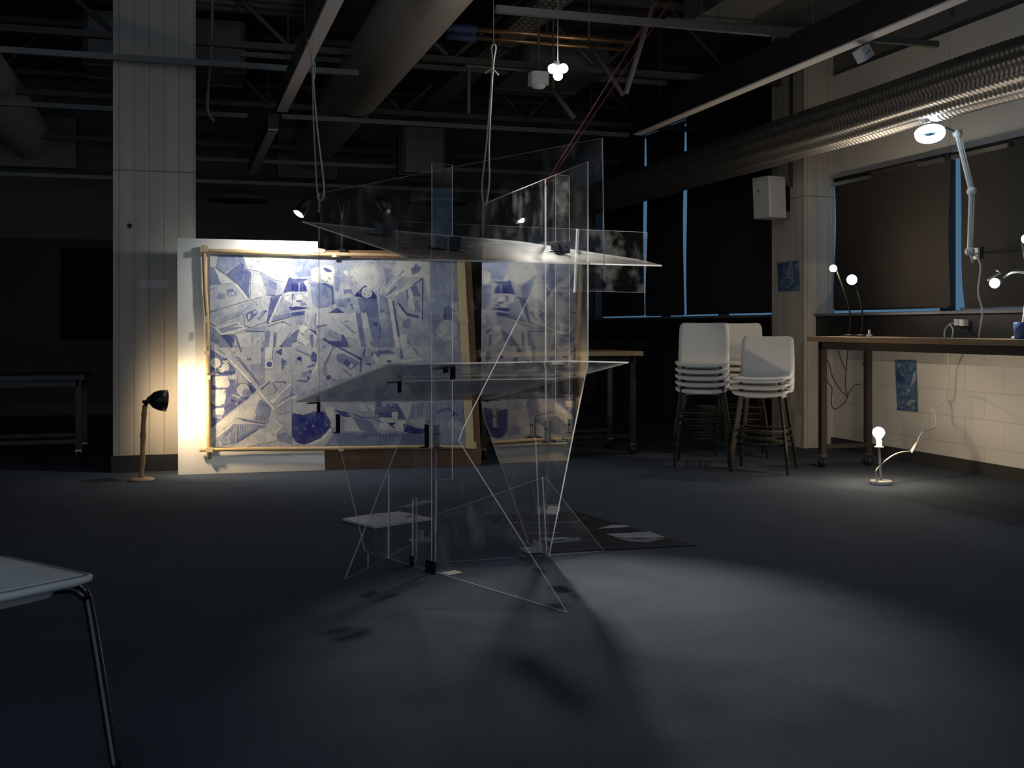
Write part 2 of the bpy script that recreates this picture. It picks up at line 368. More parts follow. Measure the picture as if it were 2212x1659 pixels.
b.box((XW + 0.08, -1.4, 1.75), (0.16, 1.6, 1.2), M_WALLG)
struct(b.build('wall_right'))
b = MB(); b.box((3.4, -2.15, 2.0), (4.3, 0.1, 4.0), M_DARKW); struct(b.build('wall_front_blocker'))  # unseen partial wall, added to keep sky reflections off the clear sheets
# white fascia panels above the near window
b = MB(); b.box((XW + 0.06, 7.724, 2.79), (0.16, 1.552, 0.90), M_PANEL); struct(b.build('trim_1'))
b = MB(); b.box((XW + 0.06, 2.62, 2.79), (0.16, 8.64, 0.90), M_PANEL); struct(b.build('trim_2'))
# dark ledge below the sills, sill strip, skirting
b = MB(); b.box((5.40, 6.1, 1.04), (0.17, 16.4, 0.21), M_BLACK); b.box((5.395, 6.1, 1.157), (0.2, 16.4, 0.02), M_SILL); struct(b.build('trim_3'))
b = MB(); b.box((XW - 0.012, 6.1, 0.045), (0.03, 16.4, 0.09), M_DARKW); struct(b.build('baseboard_right'))
b = MB(); b.box((-0.2, YF - 0.02, 0.06), (11, 0.03, 0.12), M_BLACK); struct(b.build('baseboard_back'))
# concrete pillar on the window wall and the free standing column
b = MB(); b.box((5.35, 8.775, 2.0), (0.30, 0.55, 4.0), M_CONCP); struct(b.build('wall_pillar'))
cr_ = W(-2.335, 8.2); cl_ = W(-2.335 - .575 * CT, 8.2 - .575 * ST)
cc = (cr_ + cl_) / 2 + W(-ST, CT) * 0 
colc = Vector(((cr_.x + cl_.x) / 2, cr_.y + 0.3, 2.0))
b = MB(); b.box(colc, (0.575, 0.6, 4.0), M_CONC); struct(b.build('wall_column'))
b = MB(); b.box((colc.x, colc.y, 0.06), (0.60, 0.625, 0.12), M_BLACK); struct(b.build('baseboard_column'))

# windows
def window(name, y0, y1, z0, z1, mull):
    r = bpy.data.objects.new(name, None); COL.objects.link(r); r.location = (XW, (y0 + y1) / 2, z0); r['kind'] = 'structure'
    f = MB()
    for z in (z0 + 0.007, z1 - 0.01): f.box((XW + 0.05, (y0 + y1) / 2, z), (0.1, y1 - y0, 0.014), M_TRIM)
    for y in [y0 + 0.02, y1 - 0.02] + mull: f.box((XW + 0.03, y, (z0 + z1) / 2), (0.10, 0.05, z1 - z0), M_TRIM)
    f.build('window_frame', r)
    g = MB(); g.box((XW + 0.11, (y0 + y1) / 2, (z0 + z1) / 2), (0.006, y1 - y0, z1 - z0), M_GLASS); g.build('pane', r)
    return r
window('window_1', -0.6, 8.74, 1.16, 2.34, [7.03, 4.6, 2.2])
window('window_2', 9.0, 14.3, 1.16, 3.43, [10.6, 12.05])
# head rails of the blinds
def pyx(px, x):                                        # y on plane x=const seen at column px
    return onx(px, HY, x).y
rr = MB()
for p0, p1, za in ((1797, 1880, 2.29), (1985, 2040, 2.30), (2058, 2180, 2.30)):
    ya, yb = pyx(p0, 5.41), pyx(p1, 5.41)
    rr.box((5.41, (ya + yb) / 2, za - 0.012), (0.03, abs(ya - yb), 0.03), M_ALU)
struct(rr.build('trim_4'))
def blind(p0, p1, z0, z1, label, ydirect=None, lean=(0.0, 0.0)):
    x = 5.425
    ya, yb = (pyx(p0, x), pyx(p1, x)) if ydirect is None else ydirect
    r = thing('roller_blind', (x, (ya + yb) / 2, z0), label, 'blind', None)
    c = MB(); n = 14; k0 = len(c.v)
    for i in range(n + 1):                              # cloth bows a little and its free edges wander
        t = i / n; z = z1 - (z1 - z0) * t
        for j in range(5):
            q = j / 4; y = ya + (yb - ya) * q
            y += lean[0] * t ** 3 * (1 - q) + lean[1] * t ** 3 * q
            c.v.append(Vector((x + 0.012 * math.sin(t * 5 + q * 2), y, z)))
    for i in range(n):
        for j in range(4): c.face([k0 + i * 5 + j, k0 + i * 5 + j + 1, k0 + i * 5 + j + 6, k0 + i * 5 + j + 5], M_BLIND, True)
    m2 = len(c.v); c.v += [p + Vector((0.003, 0, 0)) for p in c.v[k0:m2]]
    for i in range(n):
        for j in range(4): a = m2 + i * 5 + j; c.face([a + 5, a + 6, a + 1, a], M_BLIND, True)
    cl = c.build('blind_cloth', r)
    w = MB(); w.box((x, (ya + yb) / 2, z0 - 0.006), (0.012, abs(yb - ya) * 0.98, 0.014), M_BLACK); w.build('bottom_bar', cl)
    t_ = MB(); t_.tube([(x + 0.01, ya, z1 + 0.015), (x + 0.01, yb, z1 + 0.015)], 0.022, M_BLIND, 10); t_.build('roller', r)
    return r
blind(1803, 2052, 1.205, 2.30, 'black roller blind over the window nearest the concrete pillar')
blind(2073, 2300, 1.19, 2.30, 'black roller blind at the frame edge, its side edge curling away from the mullion', lean=(-0.07, 0))
blind(1482, 1690, 1.202, 3.40, 'black roller blind over the tall window just behind the speaker box', lean=(-0.04, 0))
blind(1396, 1477, 1.196, 3.33, 'narrow black roller blind between the two tall slits of daylight')
blind(1302, 1391, 1.203, 3.40, 'black roller blind farthest from the concrete pillar, partly behind the clear panels')
# ------------------------------------------------------------------ overhead services
def along_y(px, py, z): return atz(px, py, z)
# big round duct + plenum box at the far wall
b = MB(); DX, DZ = 1.58, 3.26
r = thing('round_duct', (DX, 8, DZ), 'large round duct running overhead to a box on the far wall', 'duct')
b.lathe([(0.0, 0), (0.25, 0), (0.25, 3.4), (0.256, 3.41), (0.256, 3.45), (0.25, 3.46), (0.25, 11.6)], (DX, 2.5, DZ), (0, 1, 0), M_DUCT, 48); b.build('duct_tube', r)
b = MB(); b.box((DX - 0.02, YF - 0.12, DZ - 0.03), (0.74, 0.22, 0.62), M_WALLG); b.build('flange_box', r)
r = thing('round_duct', (-1.66, 8, DZ), 'round duct in the dark upper corner beyond the concrete column', 'duct')
b = MB(); b.lathe([(0.0, 0), (0.25, 0), (0.25, 9.6)], (-1.66, 4.5, DZ), (0, 1, 0), M_DUCT, 40); b.build('duct_tube', r)
b = MB(); b.box((-1.66, YF - 0.12, DZ - 0.03), (1.0, 0.22, 0.6), M_WALLG); b.build('flange_box', r)
# foil flexible duct along the window side
prof = []
L0 = 2.0; n = 1150
b = MB(); seg = 48; o = Vector((4.64, L0, 2.54))
for i in range(n + 1):
    y = i * 11.4 / n; q = 0.5 + 0.5 * math.sin(i * math.pi / 2.0 + 0.8)
    for k in range(seg):
        a = 2 * math.pi * k / seg; rr_ = 0.165 + 0.006 * q + 0.011 * math.cos(a * 12 + 0.25 * math.sin(y * 2.1)) + 0.004 * math.sin(y * 3.3 + a)
        b.v.append(o + Vector((rr_ * math.cos(a), y, rr_ * math.sin(a))))
for i in range(n):
    for k in range(seg):
        k2 = (k + 1) % seg; b.face([i * seg + k, i * seg + k2, (i + 1) * seg + k2, (i + 1) * seg + k], M_FOIL, True)
tag(b.build('flexible_duct', origin=o), 'silver ribbed flexible foil duct sloping overhead along the window wall', 'duct')
# linear pendant lights
def fixture(x, y0, y1, z, label, h=0.2):
    r = thing('linear_pendant_light', (x, (y0 + y1) / 2, z), label, 'light', None)
    b = MB(); b.box((x, (y0 + y1) / 2, z + h / 2), (0.09, y1 - y0, h), M_BLACK); b.build('housing', r)
    b = MB(); b.box((x, (y0 + y1) / 2, z - 0.004), (0.082, y1 - y0 - 0.02, 0.012), M_DIFFUSER); b.build('diffuser', r)
    for y in (y0 + 0.5, y1 - 0.5):
        b = MB(); b.tube([(x, y, z + h), (x, y, ZC)], 0.003, M_STEELD, 6); b.build('hanger', r)
fixture(0.78, 4.0, 8.88, 2.75, 'unlit black linear pendant light with pale underside beside the round duct', 0.13)
fixture(3.87, 4.0, 9.06, 2.75, 'long unlit black linear pendant light in front of the foil duct', 0.21)
fixture(0.78, 9.7, 12.6, 2.75, 'farther unlit linear pendant light beyond the gap, above the drawing', 0.13)
# cross rails (unistrut), each its own
def rail(px, py, z, x0, x1, label, s=0.042, m=None):
    p = atz(px, py, z)
    b = MB(); b.box(((x0 + x1) / 2, p.y, z), (x1 - x0, s, s), m or M_GALV)
    for x in (x0 + 0.4, x1 - 0.4): b.tube([(x, p.y, z), (x, p.y, ZC)], 0.004, M_STEELD, 6)
    tag(b.build('ceiling_rail', origin=((x0 + x1) / 2, p.y, z)), label, 'rail', 'steel ceiling rails')
rail(360, 131, 2.965, -5.0, 1.3, 'grey steel ceiling rail crossing high in front of the concrete column')
rail(1400, 48, 2.965, 1.83, 4.4, 'grey steel ceiling rail crossing near the top of the photo behind the red cords')
rail(1000, 273, 2.965, 0.9, 4.3, 'thin grey ceiling rail crossing just above the tallest clear panels')
rail(160, 231, 2.965, -5.0, 0.6, 'grey ceiling rail crossing behind the concrete column below the highest rail')
rail(620, 398, 2.72, -5.0, 4.6, 'low grey ceiling rail crossing far back, below the end of the round duct')
rail(900, 363, 2.86, -0.5, 4.6, 'grey ceiling rail far back, behind the pendant dome shades')
rail(1700, 68, 3.15, 3.2, 5.4, 'short grey ceiling rail at the wall side of the long linear light')
rail(1000, 150, 3.35, 0.5, 4.4, 'upper grey ceiling rail behind the cotton rope knot')
# copper pipes
for i, (py, lab) in enumerate(((64, 'upper of the two copper pipes beside the round duct'), (82, 'lower of the two copper pipes beside the round duct'))):
    p0, p1 = atz(1028, py, 3.4), atz(1240, py + 8, 3.4)
    b = MB(); b.tube([(p0.x, p0.y, 3.4), (p0.x + 1.3, p0.y, 3.4)], 0.022, M_COPPER, 12); b.tube([(p0.x - 0.25, p0.y, 3.4), (p0.x, p0.y, 3.4)], 0.034, mat('pipe_band%d' % i, (0.05, 0.08, 0.2), 0.6), 12)
    b.tube([(p0.x + .6, p0.y, 3.4), (p0.x + .6, p0.y, ZC)], .005, M_STEELD, 6); tag(b.build('copper_pipe', origin=p0), lab, 'pipe')
# silver pipes upper left of the duct
for i in range(5):
    y = 8.5 + i * 0.18
    b = MB(); b.tube([(-1.0, y, 3.62), (1.25, y, 3.62)], 0.035, M_GALV, 10)
    tag(b.build('silver_pipe', origin=(0, y, 3.62)), 'silver pipe in the bank of parallel pipes at the top between column and linear light', 'pipe', 'bank of parallel silver pipes')
# open-web trusses
def truss(y, x0, x1, z0, z1, label):
    r = thing('roof_truss', ((x0 + x1) / 2, y, z1), label, 'truss', 'open web roof trusses')
    b = MB(); b.box(((x0 + x1) / 2, y, z0), (x1 - x0, 0.06, 0.05), M_STEELD); b.build('bottom_chord', r)
    b = MB(); b.box(((x0 + x1) / 2, y, z1), (x1 - x0, 0.06, 0.05), M_STEELD); b.build('top_chord', r)
    b = MB(); n = int((x1 - x0) / 0.62); st = (x1 - x0) / n
    for i in range(n):
        a = Vector((x0 + i * st, y, z0 if i % 2 else z1)); c = Vector((x0 + (i + 1) * st, y, z1 if i % 2 else z0))
        b.tube([a, c], 0.02, M_STEELD, 6)
    b.build('web', r)
truss(8.9, -5.0, 5.4, 3.25, 3.85, 'dark open web truss under the ceiling nearest the viewer')
truss(11.0, -5.0, 5.4, 3.2, 3.85, 'dark open web truss in the middle of the ceiling')
truss(13.2, -5.0, 5.4, 3.15, 3.85, 'dark open web truss nearest the far wall')
for px, py in ((2040, 10), (2105, 60)):
    pass
# perforated cable tray running diagonally overhead
r = thing('cable_tray', (2.6, 9, 3.45), 'perforated cable tray running back beneath the ceiling behind the pendant lamp', 'tray')
b = MB(); b.box((2.62, 9.4, 3.42), (0.22, 6.5, 0.012), M_TRAY); b.box((2.51, 9.4, 3.45), (0.01, 6.5, 0.07), M_GALV); b.box((2.73, 9.4, 3.45), (0.01, 6.5, 0.07), M_GALV); b.build('tray', r)
b = MB()
for i in range(3): b.tube([(2.56 + i * 0.05, 6.2, 3.445), (2.56 + i * 0.05, 12.6, 3.445)], 0.018, M_CABLEB, 8)
b.build('cable_bundle', r)
# rectangular sheet ducts near the window side
for (x, y, z, dx, dy, dz, lab) in ((3.25, 9.7, 3.45, 0.8, 1.2, 0.30, 'boxy sheet metal duct above the end of the long linear light'),
                                   (4.35, 7.2, 3.55, 1.1, 1.6, 0.25, 'broad sheet metal duct at the top, between linear light and window wall'),
                                   (2.6, 12.3, 3.0, 0.5, 0.6, 0.5, 'small sheet metal duct box far back left of the tall blinds'),
                                   (-0.1, 10.2, 3.46, 1.3, 0.9, 0.4, 'sheet metal duct between the column and the far linear light')):
    b = MB(); b.box((x, y, z), (dx, dy, dz), M_GALV, bev=0.04)
    for yy in (y - dy * .3, y + dy * .3):
        b.box((x, yy, z), (dx + 0.03, 0.03, dz + 0.03), M_STEELD)
        for xx in (x - dx * .45, x + dx * .45): b.tube([(xx, yy, z), (xx, yy, ZC)], .005, M_STEELD, 6)
    tag(b.build('sheet_duct', origin=(x, y, z)), lab, 'duct')
# conduit by the column top, bent conduit
b = MB(); p = at(458, 40, 8.6); q = at(448, 230, 8.6)
b.tube(bez([(p.x, p.y, ZC), p, at(455, 130, 8.6), q, at(462, 262, 8.7)], 8), 0.012, M_WALLG, 8)
tag(b.build('conduit', origin=p), 'pale flexible conduit hanging from the ceiling beside the concrete column', 'conduit')
b = MB(); b.tube(bez([at(1012, 245, 9.2), at(1013, 150, 9.2), at(1018, 143, 9.2), at(1140, 152, 9.5)], 6), 0.016, M_GALV, 8); q_ = at(1100, 149, 9.4); b.tube([q_, (q_.x, q_.y, ZC)], .005, M_STEELD, 6)
tag(b.build('conduit', origin=at(1012, 245, 9.2)), 'bent grey conduit elbow left of the smoke detector', 'conduit')
for (p0, p1, mm, lab) in (((1409, 14), (1352, 202), M_WALLG, 'pale diagonal ceiling brace just behind the red cords'), ((1272, 92), (1346, 206), M_STEELD, 'dark diagonal ceiling brace between pendant lamp and red cords'), ((1195, 195), (1240, 256), M_STEELD, 'dark diagonal ceiling brace below the pendant lamp')):
    b = MB(); b.tube([at(*p0, 8.2), at(*p1, 8.2)], .02, mm, 8)
    q_ = at(*p0, 8.2); b.tube([q_, (q_.x, q_.y, ZC)], .008, M_STEELD, 6); tag(b.build('ceiling_brace', origin=at(*p1, 8.2)), lab, 'brace')
# detector and sensor box
def dropbox(p, lab):
    r = thing('smoke_detector', p, lab, 'detector')
    b = MB(); b.box(p + Vector((0, 0, 0.03)), (0.13, 0.13, 0.09), M_WHITEP, bev=0.02); b.build('housing', r)
    b = MB(); b.lathe([(0.05, 0), (0.045, 0.02), (0.0, 0.03)], p + Vector((0, 0, -0.015)), (0, 0, -1), M_WHITEP, 20); b.build('sensor_cap', r)
    b = MB(); b.tube([p + Vector((0, 0, 0.07)), (p.x, p.y, ZC)], 0.008, M_STEELD, 8); b.build('drop_rod', r)
dropbox(at(1163, 180, 8.0), 'pale smoke detector hanging left of the bright pendant lamp')
p = at(1865, 116, 6.6); r = thing('sensor_box', p, 'small pale sensor box tilted on a rod above the foil duct', 'sensor')
b = MB(); Rm = Matrix.Rotation(math.radians(-32), 3, 'Y') @ Matrix.Rotation(math.radians(20), 3, 'Z')
b.box(p, (0.105, 0.07, 0.075), M_WHITEP, Rm @ Vector((1, 0, 0)), Rm @ Vector((0, 1, 0)), Rm @ Vector((0, 0, 1)), bev=0.008); b.build('housing', r)
b = MB()
for s_ in (-0.014, 0.014): b.ball(p + Rm @ Vector((s_, -0.035, 0)), 0.006, M_BLACK, 8)
b.build('screw', r)
b = MB(); b.tube([p + Vector((0.02, 0.03, 0.03)), (p.x + 0.02, p.y + 0.03, ZC)], 0.007, M_STEELD, 8); b.build('drop_rod', r)
# dome shades far back
for px, py, lab in ((945, 438, 'dim shallow dome pendant shade far back behind the clear panels'), (513, 432, 'dim shallow dome pendant shade far back between column and drawing')):
    p = at(px, py, 12.0); r = thing('dome_pendant_shade', p, lab, 'lamp')
    b = MB(); b.lathe([(0.02, 0.11), (0.1, 0.10), (0.22, 0.06), (0.33, 0.0), (0.325, -0.008), (0.2, 0.045), (0.02, 0.09)], p, (0, 0, 1), M_GALV, 32); b.build('shade', r)
    b = MB(); b.tube([p + Vector((0, 0, 0.1)), (p.x, p.y, ZC)], 0.004, M_STEELD, 6); b.build('flex', r)
# far wall: dark pin board
p = at(190, 635, 13.1); b = MB(); b.box((p.x, YF - 0.06, 1.45), (0.62, 0.04, 1.1), mat('matt_black_felt', (0.010, 0.010, 0.010), 1.0, spec=0.0))
tag(b.build('notice_board', origin=(p.x, YF - .03, 0.9)), 'dark blank notice board on the far wall left of the column', 'board')

# ------------------------------------------------------------------ the three bulb pendant
LP = W(0.2557, 6.2, 2.484)
r = thing('bulb_cluster_pendant', LP, 'bright pendant of three round bulbs hanging on a wire', 'lamp')
b = MB(); b.tube([LP + Vector((0, 0, 0.05)), (LP.x, LP.y, ZC)], 0.0026, M_BLACK, 6); b.build('flex', r)
b = MB(); b.lathe([(0.0, 0.06), (0.018, 0.055), (0.022, 0.02), (0.03, 0.0), (0.02, -0.01)], LP + Vector((0, 0.02, 0.0)), (0, 0, 1), M_BLACK, 16); b.build('holder', r)
for dx, dz in ((-0.03, 0.004), (0.03, 0.006), (0.0, -0.035)):
    b = MB(); b.ball(LP + W(dx, -0.02, dz), 0.026, E_COOL, 14); b.build('bulb', r)
def light(name, kind, loc, energy, col, target=None, size=0.03, angle=60, blend=0.6):
    L = bpy.data.lights.new(name, kind); L.energy = energy; L.color = col
    if kind in ('POINT', 'SPOT'): L.shadow_soft_size = size
    if kind == 'SPOT': L.spot_size = math.radians(angle); L.spot_blend = blend
    o = bpy.data.objects.new(name, L); COL.objects.link(o); o.location = loc
    if target is not None: o.rotation_euler = (Vector(target) - Vector(loc)).to_track_quat('-Z', 'Y').to_euler()
    return o
light('pendant_beam', 'SPOT', LP + W(0, -0.075, -0.05), 385, (1.0, 0.93, 0.78), W(0.36, 4.02, 0), 0.055, 43, 1.0)

# ------------------------------------------------------------------ boards and the drawing
B0, B1 = (-2.38, 7.92), (-0.2327, 8.46)
BN = Vector((0.2439, -0.9697)); NB = W(BN.x, BN.y)               # towards the viewer
def off(pl, k): return tuple((p[0] + BN.x * k, p[1] + BN.y * k) for p in pl)
def bpt(px, py, k=0.0): a, c = off((B0, B1), k); return onplan(px, py, a, c)
pts = [bpt(385, 1024.5), bpt(702, 1015.5), bpt(686, 522), bpt(383, 514.5)]
for q in pts[:2]: q.z = 0.0
b = MB(); b.prism(pts, NB, 0.02, M_WHITEB); tag(b.build('display_board', origin=pts[0]), 'tall white board behind the left half of the drawing', 'board')
pts = [bpt(600, 1018, -0.03), bpt(1040, 1004, -0.03), bpt(1016, 541, -0.03), bpt(600, 541, -0.03)]
for q in pts[:2]: q.z = 0.0
b = MB(); b.prism(pts, NB, 0.02, M_BROWN); tag(b.build('display_board', origin=pts[0]), 'brown hardboard panel behind the other half of the drawing', 'board')

ART = []                                               # (tone, outline) in the drawing's own layout, back to front; sheet haze included in some tones
def tile(ox, oy, s, items):
    for tone, pl in items:
        ART.append((tone, [(ox + x / s, oy + y / s) for x, y in pl]))
def disc(cx, cy, r, ry=None, n=22): return [(cx + r * math.cos(2 * math.pi * k / n), cy + (ry or r) * math.sin(2 * math.pi * k / n)) for k in range(n)]
ART.append((0.30, [(453, 549), (986, 562), (1006, 962), (455, 968)]))
T3 = [(.30,[(0,220),(1275,240),(1350,1659),(0,1659)]),(.25,[(0,220),(330,240),(300,480),(140,740),(0,760)]),(.45,[(130,340),(260,370),(280,480),(160,650),(170,500)]),
(.06,[(330,240),(860,250),(850,870),(760,500),(300,480)]),(.55,[(560,360),(600,340),(640,270),(665,310),(730,350),(700,390),(680,420),(580,470)]),(.7,[(580,370),(630,330),(650,400),(590,450)]),
(.08,[(140,740),(450,370),(470,390),(330,560),(200,700)]),(.6,[(170,780),(310,640),(350,650),(180,795)]),(.6,[(350,490),(440,390),(450,400),(370,490)]),(.45,[(360,560),(430,500),(420,540),(370,610)]),
(.5,[(150,800),(200,830),(330,1450),(270,1400)]),(.08,[(170,800),(740,500),(760,540),(500,680),(300,800)]),(.32,[(290,800),(740,530),(740,1160),(400,1370),(330,1000)]),
(.12,[(500,680),(580,650),(580,750),(620,1000),(520,980)]),(.65,[(550,650),(640,620),(720,800),(600,790)]),(.6,[(480,700),(510,690),(530,830),(500,850)]),(.5,[(620,870),(680,850),(720,1020),(620,1060)]),
(.55,[(430,1180),(560,1130),(540,1290),(440,1290)]),(.2,[(350,920),(420,1010),(490,1100),(480,1180),(350,1080)]),
(.85,[(340,870),(400,920),(500,1050),(680,1090),(690,1140),(500,1100),(420,1000)]),(.75,[(580,610),(740,500),(755,520),(600,620)]),(.85,[(735,530),(755,530),(750,1160),(730,1160)]),(.4,[(760,750),(840,870),(860,1110),(760,1160)]),
(.38,[(380,1370),(700,1180),(860,1110),(860,1659),(400,1659)]),(.25,[(380,1380),(500,1370),(520,1640),(410,1640)]),(.7,[(500,1480),(530,1480),(530,1530),(500,1530)]),
(.12,[(200,830),(270,840),(400,1659),(330,1659)]),(.75,[(265,860),(300,880),(390,1430),(350,1420)]),
(.5,[(0,770),(150,780),(330,1659),(100,1659),(60,1060)]),(.42,[(60,1060),(160,1000),(240,1500),(130,1500)]),(.8,[(60,1030),(130,990),(140,1030),(90,1060)]),(.7,[(0,790),(30,810),(60,1110),(100,1400),(30,1260),(0,1250)]),
(.42,[(860,250),(1275,250),(1310,900),(1330,1659),(860,1659)]),(.36,[(960,280),(1180,260),(1180,800),(960,640)]),(.22,[(1180,890),(1310,880),(1320,1140),(1200,1050)]),
(.75,[(1070,960),(1120,950),(1210,1010),(1210,1170),(1060,1150)]),(.92,[(1080,980),(1120,980),(1110,1140),(1070,1140)]),(.7,[(1110,950),(1140,930),(1260,1030),(1240,1040)]),
(.20,disc(1120,1320,165)),(.5,disc(1105,1280,125)),(.2,disc(1105,1280,117))]
T2 = [(.30,[(0,190),(1443,210),(1443,1659),(0,1659)]),(.5,[(30,200),(510,210),(500,330),(400,350),(370,480),(160,500),(60,330)]),(.62,[(240,260),(330,220),(300,320),(250,340)]),(.40,[(80,330),(250,340),(200,420),(120,420)]),(.05,[(0,370),(80,370),(170,510),(0,520)]),
(.38,[(510,200),(1443,210),(1443,600),(1080,650),(740,520),(720,330),(600,290),(520,330)]),(.25,disc(1260,480,255,260)),(.14,disc(1250,480,190)),(.02,[(370,400),(420,340),(510,360),(510,570),(410,570),(380,520)]),
(.06,[(530,380),(560,325),(610,303),(690,315),(735,360),(745,420),(730,600),(640,590),(530,520)]),(.88,[(560,355),(585,343),(650,368),(700,395),(690,420),(640,418),(600,405)]),(.5,[(640,490),(670,500),(690,540),(650,530)]),(.5,[(530,520),(640,590),(640,604),(536,550)]),(.6,disc(630,560,12)),
(.55,[(740,490),(800,490),(830,560),(800,720),(750,700),(740,560)]),(.8,[(20,520),(330,520),(260,560),(270,710),(0,720)]),(.97,[(30,590),(290,600),(310,720),(10,720)]),(.4,[(180,580),(200,580),(195,720),(182,720)]),
(.30,[(0,720),(130,740),(320,740),(330,900),(300,970),(40,1000),(0,900)]),(.7,[(10,740),(110,760),(90,850),(20,860)]),(.1,[(130,790),(220,770),(240,840),(150,860)]),(.2,[(60,870),(150,860),(200,950),(80,960)]),(.75,[(140,850),(240,860),(250,890),(150,885)]),(.65,[(30,900),(90,905),(70,960),(30,950)]),(.1,disc(300,770,32)),(.6,[(210,900),(290,880),(300,930),(220,950)]),
(.9,[(30,970),(150,950),(350,975),(200,1000),(50,1020)]),(.78,[(0,1060),(280,1020),(270,1080),(0,1120)]),
(.25,[(250,560),(340,545),(380,640),(420,640),(380,800),(330,700)]),(.52,[(360,590),(520,590),(690,680),(700,900),(640,960),(480,975),(390,900)]),(.62,[(540,680),(660,700),(640,800),(540,780)]),(.66,[(440,740),(470,720),(500,860),(460,860)]),(.45,[(560,800),(640,820),(620,940),(550,930)]),(.4,[(380,640),(440,650),(430,720),(380,700)]),
(.82,[(520,590),(600,590),(720,640),(740,900),(700,940),(690,680)]),(.1,[(870,430),(880,385),(960,400),(960,490)]),(.15,[(990,380),(1070,370),(1060,460),(980,480)]),(.2,[(890,680),(940,600),(990,690),(1020,760),(890,760)]),(.66,[(880,690),(1000,680),(1040,780),(960,740),(890,770)]),
(.45,[(740,850),(980,810),(1010,860),(930,950),(780,960)]),(.62,[(1010,820),(1400,810),(1430,1100),(1430,1300),(1240,1280),(1160,1040),(1010,980)]),(.72,[(1190,830),(1400,820),(1425,1100),(1260,1150)]),(.3,[(1010,820),(1100,820),(1150,1040),(1060,1020),(1010,930)]),(.7,disc(1005,930,22)),(.7,disc(960,850,22,30)),
(.92,[(1040,790),(1130,700),(1210,620),(1320,690),(1400,790),(1380,840),(1200,820)]),(.22,disc(1245,735,85)),(.5,disc(1235,690,14)),(.5,disc(1300,720,14)),(.5,disc(1210,760,16)),(.5,disc(1270,770,14)),(.2,[(1120,730),(1145,720),(1135,750)]),
(.2,[(660,1060),(1070,1050),(1130,1500),(830,1400),(640,1300)]),(.85,[(650,1050),(780,970),(890,1050)]),(.18,[(410,1000),(640,970),(650,1240),(440,1280)]),(.5,[(430,1060),(460,1060),(450,1240),(425,1240)]),(.2,[(280,1010),(410,1000),(360,1260),(270,1210)]),(.35,[(130,1110),(270,1080),(280,1200),(150,1230)]),
(.55,[(440,1250),(630,1220),(630,1240),(450,1290)]),(.6,[(820,1180),(840,1180),(1080,1370),(1060,1380)]),(.5,[(880,1180),(970,1165),(930,1210)]),(.55,[(1290,1300),(1443,1200),(1443,1659),(1300,1550)]),(.92,[(1340,1200),(1410,1210),(1400,1260),(1350,1240)]),(.65,[(1070,1050),(1150,1050),(1240,1659),(1170,1659)]),(.25,[(1150,1050),(1240,1050),(1330,1500),(1200,1400)]),
(.4,[(620,1370),(690,1310),(780,1360),(850,1420),(840,1490),(700,1430)]),(.85,[(330,1290),(450,1340),(640,1490),(820,1490),(1010,1659),(900,1659),(620,1510)]),(.03,[(180,1290),(260,1230),(340,1290),(240,1380)]),(.75,[(0,1450),(130,1340),(190,1300),(160,1420),(150,1500),(0,1530)]),(.1,[(150,1470),(190,1380),(360,1500),(310,1570)]),(.6,[(190,1455),(215,1462),(205,1480),(185,1472)]),(.45,[(200,1500),(310,1570),(300,1590),(150,1500)]),
(.82,[(850,1390),(880,1390),(980,1580),(900,1580),(840,1500)]),(.2,[(450,1350),(560,1340),(600,1430),(520,1470)]),(.6,[(470,1460),(490,1440),(450,1640),(430,1640)]),(.7,[(560,1560),(600,1570),(590,1659),(560,1659)]),(.65,[(700,1600),(760,1540),(720,1659),(690,1659)]),(.25,[(60,1600),(180,1520),(350,1590),(340,1659),(90,1659)]),(.6,[(110,1600),(200,1650),(180,1659),(110,1625)]),(.72,[(350,1400),(400,1380),(420,1659),(390,1659)])]
